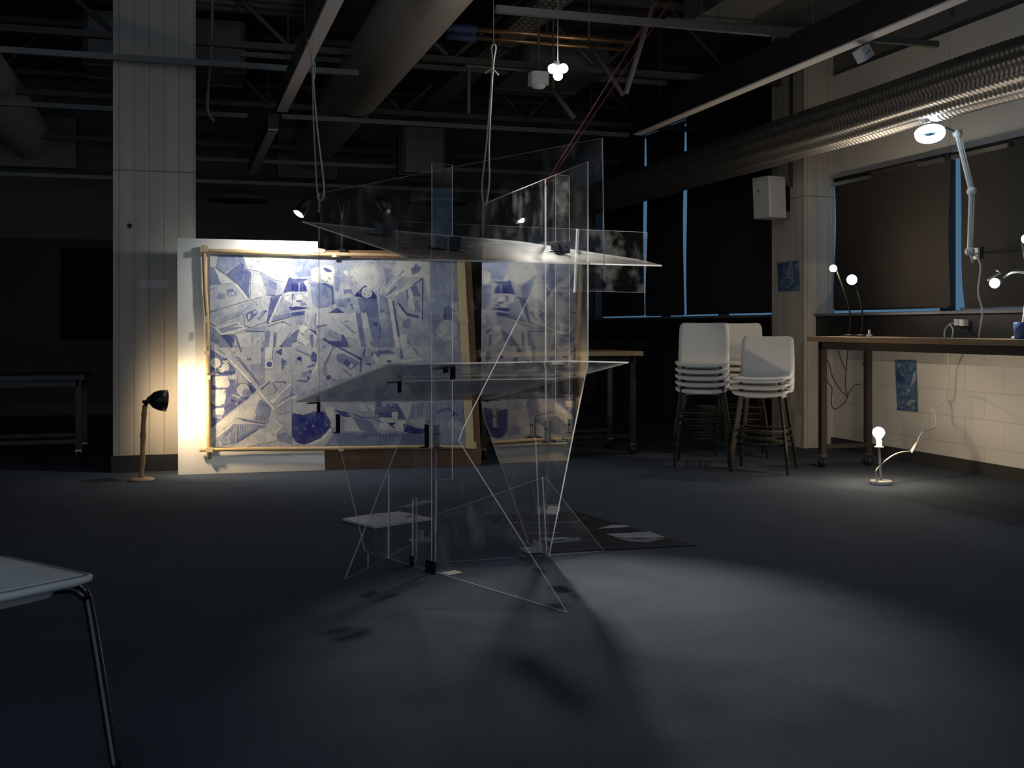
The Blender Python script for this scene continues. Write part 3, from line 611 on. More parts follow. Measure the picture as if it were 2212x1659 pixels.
T1 = [(.2,[(165,150),(290,150),(265,330),(230,340),(165,340)]),(.5,[(290,155),(620,150),(660,240),(630,265),(400,440),(265,350)]),(.62,[(610,150),(680,160),(720,330),(640,270)]),(.1,[(230,340),(520,585),(330,600),(300,500)]),(.55,[(165,340),(215,340),(300,480),(310,590),(165,620)]),
(.72,[(640,270),(740,370),(810,420),(770,700),(790,850),(600,600),(420,450)]),(.12,[(680,160),(1443,165),(1443,420),(1300,560),(1180,540),(930,400),(760,370)]),(.24,[(760,180),(990,180),(940,300),(780,280)]),(.45,[(1090,260),(1150,290),(1120,320),(1080,300)]),(.0,[(1020,190),(1040,220),(940,400),(915,400)]),(.18,[(810,430),(940,430),(1010,560),(980,800),(800,850)]),
(.5,[(950,430),(1220,590),(1190,780),(1050,770),(1060,650),(1000,580)]),(.62,[(1080,530),(1220,600),(1180,690),(1080,640)]),(.3,[(165,620),(540,590),(780,850),(165,1040)]),(.5,[(360,620),(540,590),(440,610)]),(.1,[(540,590),(600,610),(790,850),(760,860)]),(.6,[(420,690),(520,670),(600,770),(460,800)]),(.2,[(460,740),(545,725),(560,770),(475,785)]),(.5,[(490,745),(505,742),(515,775),(500,778)]),
(.5,[(290,740),(400,760),(400,840),(270,830)]),(.55,[(165,690),(260,650),(250,670),(165,705)]),(.28,[(165,1060),(740,870),(800,930),(720,980),(165,1200)]),(.6,[(165,1025),(250,1005),(240,1020),(165,1045)]),(.38,[(650,930),(690,920),(700,980),(660,990)]),(.36,[(230,1250),(620,1090),(800,930),(720,980),(165,1200)]),(.25,[(700,1050),(900,920),(1040,920),(1080,1010),(1060,1180),(800,1280),(720,1240)]),
(.15,[(230,1280),(460,1220),(620,1180),(730,1300),(540,1380),(340,1400)]),(.5,[(300,1300),(590,1215),(600,1240),(480,1275),(700,1275),(340,1370)]),(.65,[(720,1070),(880,990),(920,1060),(760,1210)]),(.15,[(760,1080),(810,1060),(790,1140),(765,1150)]),(.3,[(840,1030),(880,1010),(900,1050),(850,1070)]),(.5,[(900,1130),(960,1080),(1000,1000),(1070,1020),(1000,1100),(930,1180)]),(.8,[(1010,1040),(1040,1005),(1065,1020),(1020,1060)]),
(.76,[(1120,800),(1300,760),(1080,1210),(1050,1200)]),(.4,[(1290,800),(1443,760),(1443,1060),(1170,1110)]),(.88,[(1400,500),(1443,500),(1443,700),(1310,740)]),(.6,[(1180,1100),(1443,1050),(1443,1110),(1130,1190)]),(.05,[(1270,790),(1290,790),(1100,1210),(1080,1210)]),(.15,[(1340,740),(1443,720),(1443,900),(1340,850)]),(.9,[(1400,960),(1443,950),(1443,1010),(1420,1010)]),(.3,[(1100,1210),(1443,1120),(1443,1250),(1300,1180),(1070,1260)]),
(.45,[(740,1310),(1050,1250),(1030,1340),(720,1330)]),(.86,[(350,1410),(560,1400),(530,1560),(490,1590)]),(.55,[(165,1260),(230,1280),(560,1659),(300,1659),(165,1480)]),(.3,[(165,1490),(260,1530),(380,1659),(290,1659),(165,1560)]),(.96,[(165,1560),(280,1659),(165,1659)]),(.18,[(580,1380),(820,1360),(830,1659),(650,1659)]),(.6,[(570,1410),(590,1410),(670,1659),(640,1659)]),(.28,[(830,1370),(1030,1360),(1000,1659),(830,1659)]),(.6,disc(920,1500,14)),(.6,[(870,1580),(890,1590),(880,1620),(865,1610)]),(.6,[(985,1500),(1010,1480),(1000,1659),(980,1659)]),
(.55,[(1040,1330),(1110,1340),(1060,1659),(1020,1659)]),(.2,[(1110,1350),(1210,1370),(1170,1659),(1080,1659)]),(.68,[(1160,1350),(1215,1370),(1180,1659),(1150,1659)]),(.25,[(1215,1370),(1443,1330),(1300,1530),(1190,1640)]),(.62,[(1300,1540),(1443,1380),(1443,1659),(1200,1659)]),(.9,[(1230,1640),(1310,1540),(1300,1659)])]
T4 = [(.3,[(160,0),(1382,0),(1382,1490),(160,1490)]),(.74,[(160,20),(360,150),(760,520),(860,640),(640,830),(330,1080),(160,1220)]),(.12,disc(245,235,75)),(.16,disc(395,295,58)),(.12,disc(330,340,46,36)),(.85,disc(395,185,28,18)),(.2,disc(395,215,50,22)),(.1,[(170,400),(240,330),(330,370),(300,410),(170,420)]),(.95,[(250,360),(340,385),(540,350),(540,380),(340,422)]),(.3,[(420,430),(560,400),(550,480),(470,480)]),
(.72,[(175,470),(220,460),(200,560),(300,600),(440,590),(440,625),(300,625),(190,590)]),(.2,[(210,440),(430,430),(460,560),(430,600),(300,605),(200,560)]),(.35,[(260,470),(300,450),(310,500),(270,510)]),(.15,[(180,640),(390,630),(400,740),(370,880),(250,870),(190,840)]),(.4,[(180,700),(240,720),(230,800),(180,790)]),(.1,[(210,920),(370,900),(380,960),(330,1070),(200,1040)]),(.45,[(240,1000),(360,1010),(330,1060),(250,1050)]),(.7,disc(350,870,22)),(.3,disc(660,640,95)),(.55,disc(700,680,55,60)),(.42,[(500,700),(620,740),(610,770),(490,730)]),(.88,[(470,780),(640,810),(630,840),(480,810)]),(.9,[(740,560),(860,640),(800,700),(760,640)]),(.88,[(680,750),(760,740),(690,800)]),(.42,[(560,330),(700,450),(740,540),(580,540)]),(.25,[(545,330),(560,340),(560,520),(545,560)]),
(.33,[(200,0),(400,0),(600,200),(940,560),(900,640),(760,520),(440,190)]),(.66,[(540,140),(600,150),(930,570),(890,580)]),(.05,[(440,180),(480,190),(780,510),(760,530)]),(.55,[(280,20),(400,100),(380,110),(260,40)]),(.18,[(160,1230),(560,930),(870,690),(920,730),(560,1050),(300,1290),(160,1390)]),(.15,[(560,1040),(900,740),(930,770),(820,1080)]),(.5,[(900,780),(930,780),(850,1000),(830,980)]),(.6,[(930,780),(1080,900),(1020,1140),(820,1080)])]
T4 += [(.3,[(860 + i * 26, 850 + i * 8),(866 + i * 26, 850 + i * 8),(846 + i * 24, 1090 + i * 6),(838 + i * 24, 1090 + i * 6)]) for i in range(8)]
T4 += [(.03,[(900,640),(1140,930),(1120,950),(900,690)]),(.78,[(560,1050),(700,1080),(1000,1140),(980,1150),(660,1100)]),(.58,[(530,1150),(830,1150),(1000,1180),(820,1240),(560,1420)])]
T4 += [(.25,[(560 + i * 38, 1160),(568 + i * 38, 1160),(562 + i * 34, 1380 - i * 22),(554 + i * 34, 1380 - i * 22)]) for i in range(9)]
T4 += [(.03,[(160,1390),(530,1110),(540,1140),(200,1400)]),(.5,[(180,1470),(520,1130),(530,1430),(260,1490)]),(.75,[(380,1310),(510,1190),(510,1210),(400,1330)]),(.2,[(300,1400),(310,1390),(340,1480),(320,1480)]),(.2,[(430,1330),(440,1320),(460,1450),(440,1450)]),(.7,[(560,1420),(840,1230),(880,1230),(600,1420)]),(.15,[(560,1440),(900,1230),(1160,1320),(1170,1390),(700,1490),(500,1490)]),(.25,[(880,1240),(1000,1190),(1130,1060),(1260,1170),(1160,1310)]),(.1,[(1120,1060),(1260,1170),(1230,1230),(1100,1300),(1200,1180)]),(.55,[(1160,1320),(1280,1270),(1382,1340),(1382,1440),(1200,1400)]),
(.35,[(1040,800),(1382,560),(1382,740),(1160,850)]),(.1,[(1040,800),(1130,760),(1382,520),(1382,560),(1160,760),(1110,860)]),(.6,[(1170,850),(1240,770),(1382,700),(1382,735),(1240,790)]),(.36,[(1150,900),(1382,760),(1382,960),(1180,1010)]),(.1,[(1150,880),(1382,735),(1382,755),(1160,900)]),(.35,[(930,640),(1060,510),(1170,640),(1100,700),(960,720)]),(.82,[(920,620),(1050,510),(1070,520),(930,640)]),(.6,[(1080,530),(1095,525),(1170,640),(1155,645)]),(.55,[(1110,510),(1280,500),(1300,530),(1120,520)]),(.75,disc(1285,530,16)),
(.15,[(990,0),(1140,0),(1100,320),(970,320)]),(.88,disc(1050,255,40)),(.62,[(1100,0),(1120,0),(1100,200),(1085,200)]),(.5,[(930,0),(990,0),(970,540),(920,550)]),(.88,[(1150,70),(1240,10),(1240,120)]),(.78,[(1230,160),(1300,210),(1240,350)]),(.45,[(770,260),(930,260),(920,530),(790,380)]),(.65,[(700,190),(760,150),(790,190)]),(.25,disc(520,40,40)),(.65,[(600,0),(620,0),(640,70),(620,75)]),(.65,disc(950,30,22,45))]
T5 = [(.32,[(0,0),(1382,0),(1382,1490),(0,1490)]),(.24,disc(150,225,190)),(.88,[(145,170),(165,145),(195,138),(220,150),(222,215),(160,205)]),(.4,disc(172,235,46)),(.25,disc(168,240,34)),(.88,[(390,60),(450,110),(450,230),(370,210),(340,130)]),(.55,[(130,20),(360,120),(350,150),(140,50)]),(.7,[(290,290),(430,240),(440,280),(310,310)]),(.72,[(140,490),(340,480),(290,530),(150,510)]),(.48,[(210,370),(360,350),(340,460),(210,450)]),(.88,disc(322,460,24)),(.9,disc(350,362,20)),(.18,[(450,100),(560,60),(600,0),(680,0),(560,280),(430,360)]),(.1,[(370,390),(450,200),(460,290),(400,410)]),(.25,[(590,250),(720,0),(1110,170),(1120,380),(760,510),(600,380)]),(.82,[(790,0),(1130,170),(1110,200),(760,10)]),(.7,[(1090,190),(1120,190),(1110,380),(1080,380)]),(.62,[(570,270),(700,0),(680,0),(550,260)]),(.55,[(740,110),(830,90),(960,150),(1090,240),(950,340),(840,250),(740,200)]),(.78,[(830,230),(900,170),(960,250),(910,290)]),(.15,[(950,240),(1000,260),(960,310),(920,300)]),(.7,[(840,320),(980,430),(960,440),(830,330)]),(.88,disc(622,450,40,36)),(.5,[(640,440),(760,500),(700,530)]),(.5,[(540,280),(590,270),(600,420),(550,430)]),(.35,[(1130,30),(1382,60),(1382,270),(1250,260),(1130,150)]),(.7,[(1250,80),(1382,50),(1382,150),(1260,130)]),(.15,[(1280,180),(1300,70),(1330,130),(1382,170),(1382,290)]),(.85,[(1180,230),(1250,250),(1250,280),(1190,260)]),(.75,[(1130,70),(1170,10),(1180,20),(1140,160)]),
(.36,[(0,800),(150,720),(550,540),(1000,440),(1382,300),(1382,850),(700,830)]),(.1,[(0,770),(140,720),(150,745),(0,810)]),(.6,[(0,740),(90,690),(130,700),(0,765)]),(.56,[(850,680),(1260,600),(1160,800),(950,780)]),(.7,[(1300,660),(1382,560),(1382,850),(1320,830)]),(.7,[(600,680),(760,680),(740,760),(620,790)]),(.15,[(560,900),(690,890),(740,1180),(680,1230),(540,1400),(300,1480),(650,1200)]),(.96,[(0,970),(120,990),(240,1010),(330,985),(400,960),(560,960),(620,1060),(655,1130),(650,1190),(580,1280),(500,1360),(380,1410),(250,1450),(170,1430),(120,1400),(50,1280),(0,1190)]),(.6,[(380,1150),(420,1160),(400,1200),(370,1190)]),  # first shape paints in the grey of the tilted sheet ahead
(.86,[(700,930),(900,970),(950,1040),(840,1040)]),(.2,[(830,1040),(980,1050),(1090,1250),(860,1260)]),(.6,[(980,1040),(1250,1110),(1340,1270),(1100,1240)]),(.62,[(910,960),(1170,1050),(1382,1030),(1382,1060),(1100,1060)]),(.78,[(1270,1070),(1382,1090),(1382,1112)]),(.55,[(560,1480),(700,1280),(1382,1260),(1382,1490)]),(.7,[(1000,1330),(1382,1270),(1382,1330),(1020,1360)]),(.2,[(1080,840),(1320,850),(1310,960),(1100,970)]),(.5,[(1160,850),(1260,960),(1220,950)]),(.76,[(1320,850),(1382,850),(1382,1010),(1310,1010)])]
T6 = [(.35,[(0,0),(1290,0),(1350,1450),(0,1480)]),(.76,[(10,60),(200,40),(310,95),(150,100),(20,110)]),(.2,[(0,150),(330,110),(350,220),(0,270)]),(.82,[(170,200),(250,190),(245,230),(170,230)]),(.25,[(400,20),(690,0),(690,160),(390,170)]),(.15,[(360,200),(700,150),(740,190),(370,240)]),(.7,[(380,30),(400,20),(430,160),(380,170)]),(.62,[(560,20),(580,10),(700,150),(680,150)]),(.6,[(370,290),(830,260),(830,480),(370,480)]),(.5,[(250,280),(270,280),(300,480),(280,480)]),(.6,[(640,600),(800,600),(760,680),(640,700)]),(.7,[(520,620),(620,620),(600,720),(520,720)]),(.72,[(0,660),(250,520),(120,700),(200,780),(0,800)]),(.74,[(0,830),(340,840),(470,1080),(340,1080),(240,960),(0,1000)]),(.35,disc(140,850,40)),(.35,disc(235,855,18)),(.88,[(0,980),(250,960),(250,1050),(0,1030)]),(.14,[(250,970),(340,960),(340,1090),(470,1090),(430,1260),(0,1220),(0,1050),(260,1070)]),(.88,[(180,1130),(320,1130),(260,1170),(330,1230),(250,1190)]),(.82,[(0,1080),(130,1130),(0,1120)]),(.2,[(340,840),(560,830),(480,1090)]),(.6,[(560,860),(590,840),(560,1050),(540,1060)]),(.55,[(640,840),(720,840),(690,1040),(640,1020)]),(.3,[(665,850),(680,850),(670,1020),(660,1020)]),(.15,[(520,1080),(750,1050),(760,1200),(600,1200)]),(.96,[(420,1150),(460,1140),(540,1180),(620,1210),(770,1220),(770,1300),(520,1290),(430,1250)]),(.6,[(0,1290),(430,1290),(770,1310),(770,1450),(0,1470)])]  # broad four-sided shape paints in the darkening at the lower sheet
T6 += [(.78,[(20 + i * 46, 1290),(44 + i * 46, 1290),(40 + i * 46, 1335 + 20 * (i % 3)),(26 + i * 46, 1335)]) for i in range(9)]
T6 += [(.42,[(830,830),(1320,810),(1340,1450),(770,1450),(770,1180),(830,1170)]),(.68,[(900,960),(1010,910),(1130,900),(1250,1020),(1230,1040),(1080,930),(920,1000)]),(.88,[(1140,990),(1190,980),(1180,1040),(1140,1040)]),(.6,[(750,1090),(830,1110),(820,1150),(760,1130)]),(.3,[(1060,1060),(1300,1130),(1330,1250),(1080,1200)]),(.55,[(1180,1040),(1320,1100),(1300,1120),(1190,1070)])]
tile(810, 530, 7.2125, T3); tile(620, 530, 7.215, T2); tile(430, 530, 7.215, T1)
tile(810, 750, 6.9125, T6); tile(620, 750, 6.91, T5); tile(430, 750, 6.91, T4)
# loose pencil-like strokes in the mid-tones
for i in range(620):
    x = random.uniform(458, 985); y = random.uniform(560, 955); a = random.uniform(0, 3.14); l = random.uniform(4, 16); w = random.uniform(.5, 1.3)
    dx, dy = math.cos(a) * l, math.sin(a) * l; nx, ny = -math.sin(a) * w, math.cos(a) * w
    ART.append((random.choice((.1, .55, .68, .75)), [(x, y), (x + dx + nx, y + dy + ny), (x + dx, y + dy)]))
def inside(p):                                         # keep shapes on the sheet
    x = min(max(p[0], 453.5 + (p[1] - 549) * .004), 986 + (p[1] - 562) * 0.05); y = min(max(p[1], 549 + (x - 453) * 0.0245), 968 - (x - 455) * .011)
    return x, y
r = thing('drawing', bpt(453, 968, .04), 'large blue and white drawing of jumbled household objects, taped to the boards', 'drawing')
b = MB()
c4 = [(453, 549), (986, 562), (1006, 962), (455, 968)]
b.prism([bpt(x, y, 0.016) for x, y in c4], NB, 0.006, M_ART)
b.tone[0] = b.tone[1] = 0.3
for i, (tone, pl) in enumerate(ART):
    pl = [inside(q) for q in pl]
    b.poly([bpt(x, y, 0.0195 + i * 0.00002) for x, y in pl], M_ART, tone)
b.build('paper', r)
def stick(pts, rad, parent, name='frame_stick', k=0.04, m=None):
    b = MB(); P = bez([bpt(x, y, k) for x, y in pts], 4); b.tube(P, [rad * (0.85 + 0.3 * random.random()) for _ in P], m or M_STICK, 10); return b.build(name, parent)
stick([(440, 530), (443, 620), (448, 700), (449, 800), (450, 900), (452, 992)], .016, r)
stick([(433, 540), (560, 545), (690, 549), (860, 552), (992, 560)], .014, r, k=.05)
stick([(431, 972), (560, 970), (700, 969), (860, 966), (1022, 966)], .015, r, k=.05)
b = MB(); b.prism([bpt(987, 560, .03), bpt(1003, 556, .03), bpt(1024, 964, .03), bpt(1007, 964, .03)], NB, 0.012, M_TAPE); b.build('edge_tape', r)
for px, py, w, h in ((1002, 692, 20, 9), (1006, 768, 12, 20), (1018, 962, 22, 14), (688, 541, 18, 9), (722, 551, 10, 9), (695, 541, 14, 6), (737, 971, 10, 8), (447, 762, 10, 9), (449, 815, 11, 9), (452, 972, 16, 10), (441, 538, 18, 12), (446, 690, 8, 14)):
    b = MB(); a_ = random.uniform(-.2, .2)
    b.prism([bpt(px + sx * w / 2, py + sy * h / 2 + sx * a_ * 4, .066) for sx, sy in ((-1, -1), (1, -1), (1, 1), (-1, 1))], NB, 0.003, M_TAPE); b.build('tape_tab', r)

# caption card on the column and the mark above it
def colpt(px, py, k=0.0):                              # on the column's front face
    y = colc.y - 0.3 - k; kx = (px - CX) / F; d = y / (CT - kx * ST); return at(px, py, d)
b = MB(); b.prism([colpt(302, 604, .004), colpt(363, 605, .004), colpt(363, 622, .004), colpt(302, 622, .004)], (0, -1, 0), .004, M_LABEL)
tag(b.build('caption_card', origin=colpt(302, 622, .004)), 'small blank looking caption card fixed to the concrete column', 'card')
b = MB(); b.lathe([(0.0, 0.004), (0.012, 0.004), (0.018, 0.0)], colpt(280, 488, 0.0), (0, -1, 0), M_BLACK, 12)
tag(b.build('wall_plug', origin=colpt(280, 488)), 'small dark plug in the concrete column above the caption card', 'plug')

# ------------------------------------------------------------------ acrylic sculpture
S = thing('acrylic_sculpture', W(0.0, 4.8, 0), 'large hanging sculpture of intersecting clear acrylic sheets joined by black brackets', 'sculpture')
TT = 0.006
def normal(pts):
    n = Vector((0, 0, 0))
    for i in range(len(pts)): n += pts[i].cross(pts[(i + 1) % len(pts)])
    return n.normalized()
def sheet(pts, m=M_ACR, label=None, t=TT):
    c = pts[0].copy(); n = Vector((0, 0, 0))
    for i in range(1, len(pts) - 1): n += (pts[i] - c).cross(pts[i + 1] - c)
    for p in pts: p.z = max(p.z, 0.004)
    b = MB(); b.prism(pts, n, t, m, M_EDGE); o = b.build('acrylic_sheet', S)
    if label: o['label'] = label
    return o
PA = ((0.202, 4.08), (-0.56, 5.04))
PV = ((0.3144, 4.6), (-0.1706, 6.2))
P6 = ((0.196, 4.99), (0.196 + CT, 4.99 + ST))
P7 = ((-0.331, 4.94), (0.4308, 5.196))
P4 = ((-0.694, 4.615), (-0.388, 5.676))
P5 = ((-0.3458, 4.77), (-0.3458 + .783, 4.77 + .622))
PS = ((0.196, 5.02), (0.196 + CT, 5.02 + ST))
H1 = (-0.069, 0.1697, 1.376 - 0.069 * 0.281 - 0.1697 * 4.689)
H2 = (0.098, -0.159, 0.887 - 0.098 * 0.2227 + 0.159 * 4.9)
A = lambda px, py: onplan(px, py, *PA)
V = lambda px, py: onplan(px, py, *PV)
sheet([A(*p) for p in ((689, 418), (1301, 298), (1306, 608), (1156, 616), (1000, 926), (991, 952), (1225, 1325), (838, 1207), (788, 1191), (733, 960), (689, 868))], M_ACRF, 'largest clear sheet, crossing the sculpture from the front foot to the far corner')
sheet([V(*p) for p in ((1043, 441), (1270, 349), (1270, 783), (1237, 945), (1186, 1204), (1141, 1175), (1100, 1052), (1076, 988), (1046, 905), (1040, 862))], M_ACR, 'tall tapering sheet reflecting the drawing')
sheet([onplan(*p, *P6) for p in ((858, 478), (1398, 502), (1393, 632), (1188, 627), (1140, 557), (857, 557))], M_ACRF, 'long upright strip crossing the upper part')
sheet([onplan(*p, *P7) for p in ((945, 1217), (1305, 1192), (1178, 1030), (938, 1113))], M_ACRF, 'low bluish sheet standing on the carpet')
sheet([onplan(*p, *P4) for p in ((745, 1253), (942, 1151), (942, 866), (893, 877))], M_ACRF, 'pointed foot sheet')
sheet([onplan(*p, *P5) for p in ((933, 352), (977, 356), (977, 1036), (943, 1036), (940, 1228), (932, 1235))], M_ACRF, 'narrow upright strip')
sheet([onplan(*p, *PS) for p in ((1200, 377), (1230, 380), (1230, 890), (1200, 890))], M_ACR, 'slim stiffener strip')
sheet([at(1178, 388, 5.06), at(1180, 402, 5.3), at(1181, 900, 5.3), at(1179, 905, 5.06)], M_ACRF)
sheet([at(1157, 945, 5.16), at(1159, 948, 5.34), at(1169, 1180, 5.34), at(1167, 1187, 5.16)], M_ACRF)
sheet([at(1172, 1030, 5.12), at(1174, 1033, 5.22), at(1182, 1188, 5.22), at(1181, 1196, 5.12)], M_ACRF)
sheet([at(1246, 494, 5.00), at(1250, 497, 5.12), at(1243, 630, 5.12), at(1240, 632, 5.0)], M_ACRF)
sheet([onslope(*p, *H1) for p in ((653, 479), (862, 549), (885, 560), (1430, 574), (1381, 562), (1128, 523), (900, 503))], M_ACRS, 'upper tilted sheet catching bright light on its scratched top')
sheet([onslope(*p, *H2) for p in ((640, 868), (840, 787), (1100, 783), (1225, 780), (1358, 783), (1270, 806), (1050, 863))], M_ACR, 'lower tilted sheet seen from beneath, looking grey')
sheet([at(840, 1022, 4.99), at(842, 1022, 5.08), at(841, 1196, 5.08), at(839, 1207, 4.99)], M_ACRF)
sheet([onslope(*p, H2[0], H2[1], H2[2] - 0.013) for p in ((872, 824), (1040, 820), (1202, 818), (1110, 842), (900, 861))], M_ACRF)
sheet([A(882, 1080) + Vector((0.02, 0, 0)), A(886, 1082) + W(.02, .1), A(886, 1222) + W(.02, .1), A(882, 1222) + Vector((0.02, 0, 0))], M_ACRF)
sheet([at(795, 1195, 4.86), at(797, 1195, 4.95), at(797, 1222, 4.95), at(795, 1224, 4.86)], M_ACRF)
# brackets
uA = (W(*PA[1]) - W(*PA[0])).normalized(); nA = Vector((uA.y, -uA.x, 0));
if nA.dot(W(0, 1)) > 0: nA = -nA
uV = (W(*PV[1]) - W(*PV[0])).normalized(); nV = Vector((uV.y, -uV.x, 0))
if nV.dot(W(1, 0)) > 0: nV = -nV                                   # the side that faces the viewer
Zv = Vector((0, 0, 1))
def lbr(p, u, n, up, w, h, dep, m1, m2):
    """angle bracket: a plate on the upright sheet and a plate turned out from it"""
    b = MB(); p = Vector(p) + n * 0.007
    b.box(p + up * h / 2, (w, h, 0.004), m1, u, up, n)
    b.box(p + n * dep / 2 + up * 0.002, (w, dep, 0.004), m2, u, n, up)
    for k in (-0.28, 0.28): b.lathe([(0.0, 0.003), (0.004, 0.003), (0.005, 0.0)], p + u * (w * k) + up * h * .6 + n * 0.002, n, M_BLACK, 10)
    b.build('bracket', S)
dn = -Zv
uH1 = (A(962, 540) - A(820, 510)).normalized()
lbr(A(822, 509), uH1, nA, Zv, 0.085, 0.055, 0.045, M_BRKTG, M_BRKT); lbr(A(838, 512), nA, uH1, Zv, 0.055, 0.06, 0.03, M_BRKT, M_BRKT)
lbr(A(958, 539), uH1, nA, Zv, 0.085, 0.055, 0.045, M_BRKTG, M_BRKT); lbr(A(981, 542), nA, uH1, Zv, 0.055, 0.06, 0.03, M_BRKT, M_BRKT)
lbr(A(691, 481), uH1, nA, Zv, 0.03, 0.05, 0.06, M_BRKT, M_BRKT)
uH2 = (A(980, 790) - A(692, 868)).normalized()
lbr(A(691, 869), uH2, nA, dn, 0.03, 0.05, 0.06, M_BRKT, M_BRKT); lbr(A(866, 824), uH2, nA, dn, 0.028, 0.05, 0.06, M_BRKT, M_BRKT)
lbr(A(981, 791), uH2, nA, dn, 0.035, 0.055, 0.06, M_BRKT, M_BRKT); lbr(A(966, 795), uH2, nA, dn, 0.035, 0.02, 0.06, M_BRKT, M_BRKT)
lbr(A(733, 935), uA, nA, Zv, 0.036, 0.09, 0.02, M_BRKT, M_BRKT)
lbr(A(925, 966), uA, nA, Zv, 0.03, 0.098, 0.03, M_BRKT, M_BRKT); lbr(A(940, 967), Vector((.783, .622, 0)), Vector((.622, -.783, 0)), Zv, 0.04, 0.098, 0.02, M_BRKTG, M_BRKT)
lbr(A(933, 1238), uA, nA, Zv, 0.075, 0.055, 0.01, M_BRKT, M_BRKT); lbr(A(955, 1242), uA, -nA, Zv, 0.06, 0.006, 0.08, M_BRKTW, M_BRKTW)
lbr(A(892, 1222), uA, nA, Zv, 0.03, 0.045, 0.02, M_BRKT, M_BRKT)
for px, py in ((1205, 547), (1222, 549)): lbr(V(px, py), uV, nV, Zv, 0.14, 0.05, 0.05, M_BRKTG, M_BRKT)
lbr(V(1216, 786), uV, nV, dn, 0.06, 0.012, 0.05, M_BRKTW, M_BRKTW); lbr(V(1050, 863), uV, nV, dn, 0.09, 0.012, 0.06, M_BRKT, M_BRKT)
for px, py, h in ((1071, 925, .105), (1152, 945, .10), (1184, 955, .10)): lbr(V(px, py), uV, nV, Zv, 0.055, h, 0.03, M_BRKTW, M_BRKT)
lbr(V(1225, 952), uV, nV, Zv, 0.09, 0.01, 0.05, M_BRKTW, M_BRKT); lbr(V(1234, 935), uV, nV, Zv, 0.03, 0.06, 0.01, M_BRKTW, M_BRKT)
lbr(V(1164, 1188), uV, nV, Zv, 0.12, 0.04, 0.07, M_BRKTW, M_BRKTW)
# ropes and cords
def rope(pts, rad, m, name, label, cat='rope', group=None):
    b = MB()
    for pl in pts: b.tube(bez(pl, 8), rad, m, 7)
    return tag(b.build(name, origin=pts[0][0]), label, cat, group)
t1 = atz(671, 92, 2.74); e1 = A(690, 430)
k1 = t1 + (e1 - t1) * 0.12
rope([[t1 + Vector((-.02, 0, .02)), k1, t1 + (e1 - t1) * .55 + W(-.008, 0), e1 + W(-.012, 0, .05), e1 + W(.004, 0, -.01)],
      [t1 + Vector((.03, 0, .02)), k1 + W(.006, 0), t1 + (e1 - t1) * .55 + W(.008, 0), e1 + W(.022, 0, .06), e1 + W(.004, 0, -.01)],
      [k1 + W(.0, -.01, .02), k1 + W(.022, -.01, -.05), k1 + W(.016, -.01, -.12)]], 0.0045, M_ROPE, 'hanging_rope', 'doubled cotton rope from the linear light down to the far corner of the clear sheets')
t2 = at(1066, 104, 6.2); e2 = V(1045, 446)
k2 = t2 + (e2 - t2) * .14
rope([[t2 + W(-.012, 0), k2, t2 + (e2 - t2) * .6 + W(-.006, 0), e2 + W(-.01, 0, .12), e2],
      [t2 + W(-.012, 0), t2 + W(0, 0, .02), t2 + W(.012, 0), k2 + W(.004, 0), t2 + (e2 - t2) * .6 + W(.008, 0), e2 + W(.03, 0, .14), e2 + W(.012, 0, 0)],
      [k2 + W(-.04, -.01, -.02), k2 + W(0, -.012, 0), k2 + W(.035, -.01, -.03)]], 0.0048, M_ROPE, 'hanging_rope', 'doubled cotton rope knotted on a wire above the tall tapering sheet')
b = MB(); b.tube([t2 + W(0, 0, -.0), (t2.x, t2.y, ZC)], 0.0025, M_STEELD, 6); tag(b.build('hanging_wire', origin=t2), 'thin dark wire from the ceiling to the knotted cotton rope', 'wire')
e3 = V(1181, 386)
rope([[e3 + W(-.004, 0, -.02), at(1408, 22, 6.0), at(1440, -80, 6.2)], [e3 + W(.008, 0, -.02), at(1452, -5, 6.0), at(1490, -80, 6.2)], [e3 + W(.01, -.01, .0), e3 + W(-.012, -.01, -.045)]], 0.0022, M_RED, 'red_cord', 'pair of thin red cords slanting from the ceiling to the tall sheet', 'cord')

# ------------------------------------------------------------------ things on the carpet
def slab(name, px, z, t, m, label, cat, extra=None):
    pts = [flo(x, y, z) for x, y in px]; b = MB(); b.prism([p - Vector((0, 0, t / 2)) for p in pts], (0, 0, 1), t, m)
    if extra: extra(b)
    return tag(b.build(name, origin=pts[0]), label, cat)
slab('foam_board', [(739.5, 1120), (801, 1110.5), (876, 1127), (809, 1137)], 0.016, 0.012, M_CARD, 'white foam board lying on the carpet, the nearer of two behind the clear foot', 'board')
slab('foam_board', [(803, 1110), (864.5, 1104.5), (934, 1119), (879, 1126.5)], 0.016, 0.012, M_CARD, 'white foam board lying on the carpet, the one with a small grey mark', 'board',
     lambda b: b.prism([flo(x, y, 0.0175) for x, y in ((873, 1116), (888, 1112), (896, 1115), (880, 1119))], (0, 0, 1), 0.002, mat('grey_mark', (.25, .26, .36), .8)))
slab('paper_card', [(1176, 1109), (1186, 1093), (1210, 1094), (1205, 1111)], 0.008, 0.008, M_CARD, 'small white card on the carpet beyond the tapering sheet', 'card')
pts = [flo(x, y, 0.006) for x, y in ((1048, 1113), (1240, 1104), (1503, 1177), (1190, 1192))]
b = MB(); b.prism([p - Vector((0, 0, .003)) for p in pts], (0, 0, 1), .004, M_PRINT); b.tone = [0.97] * len(b.tone)
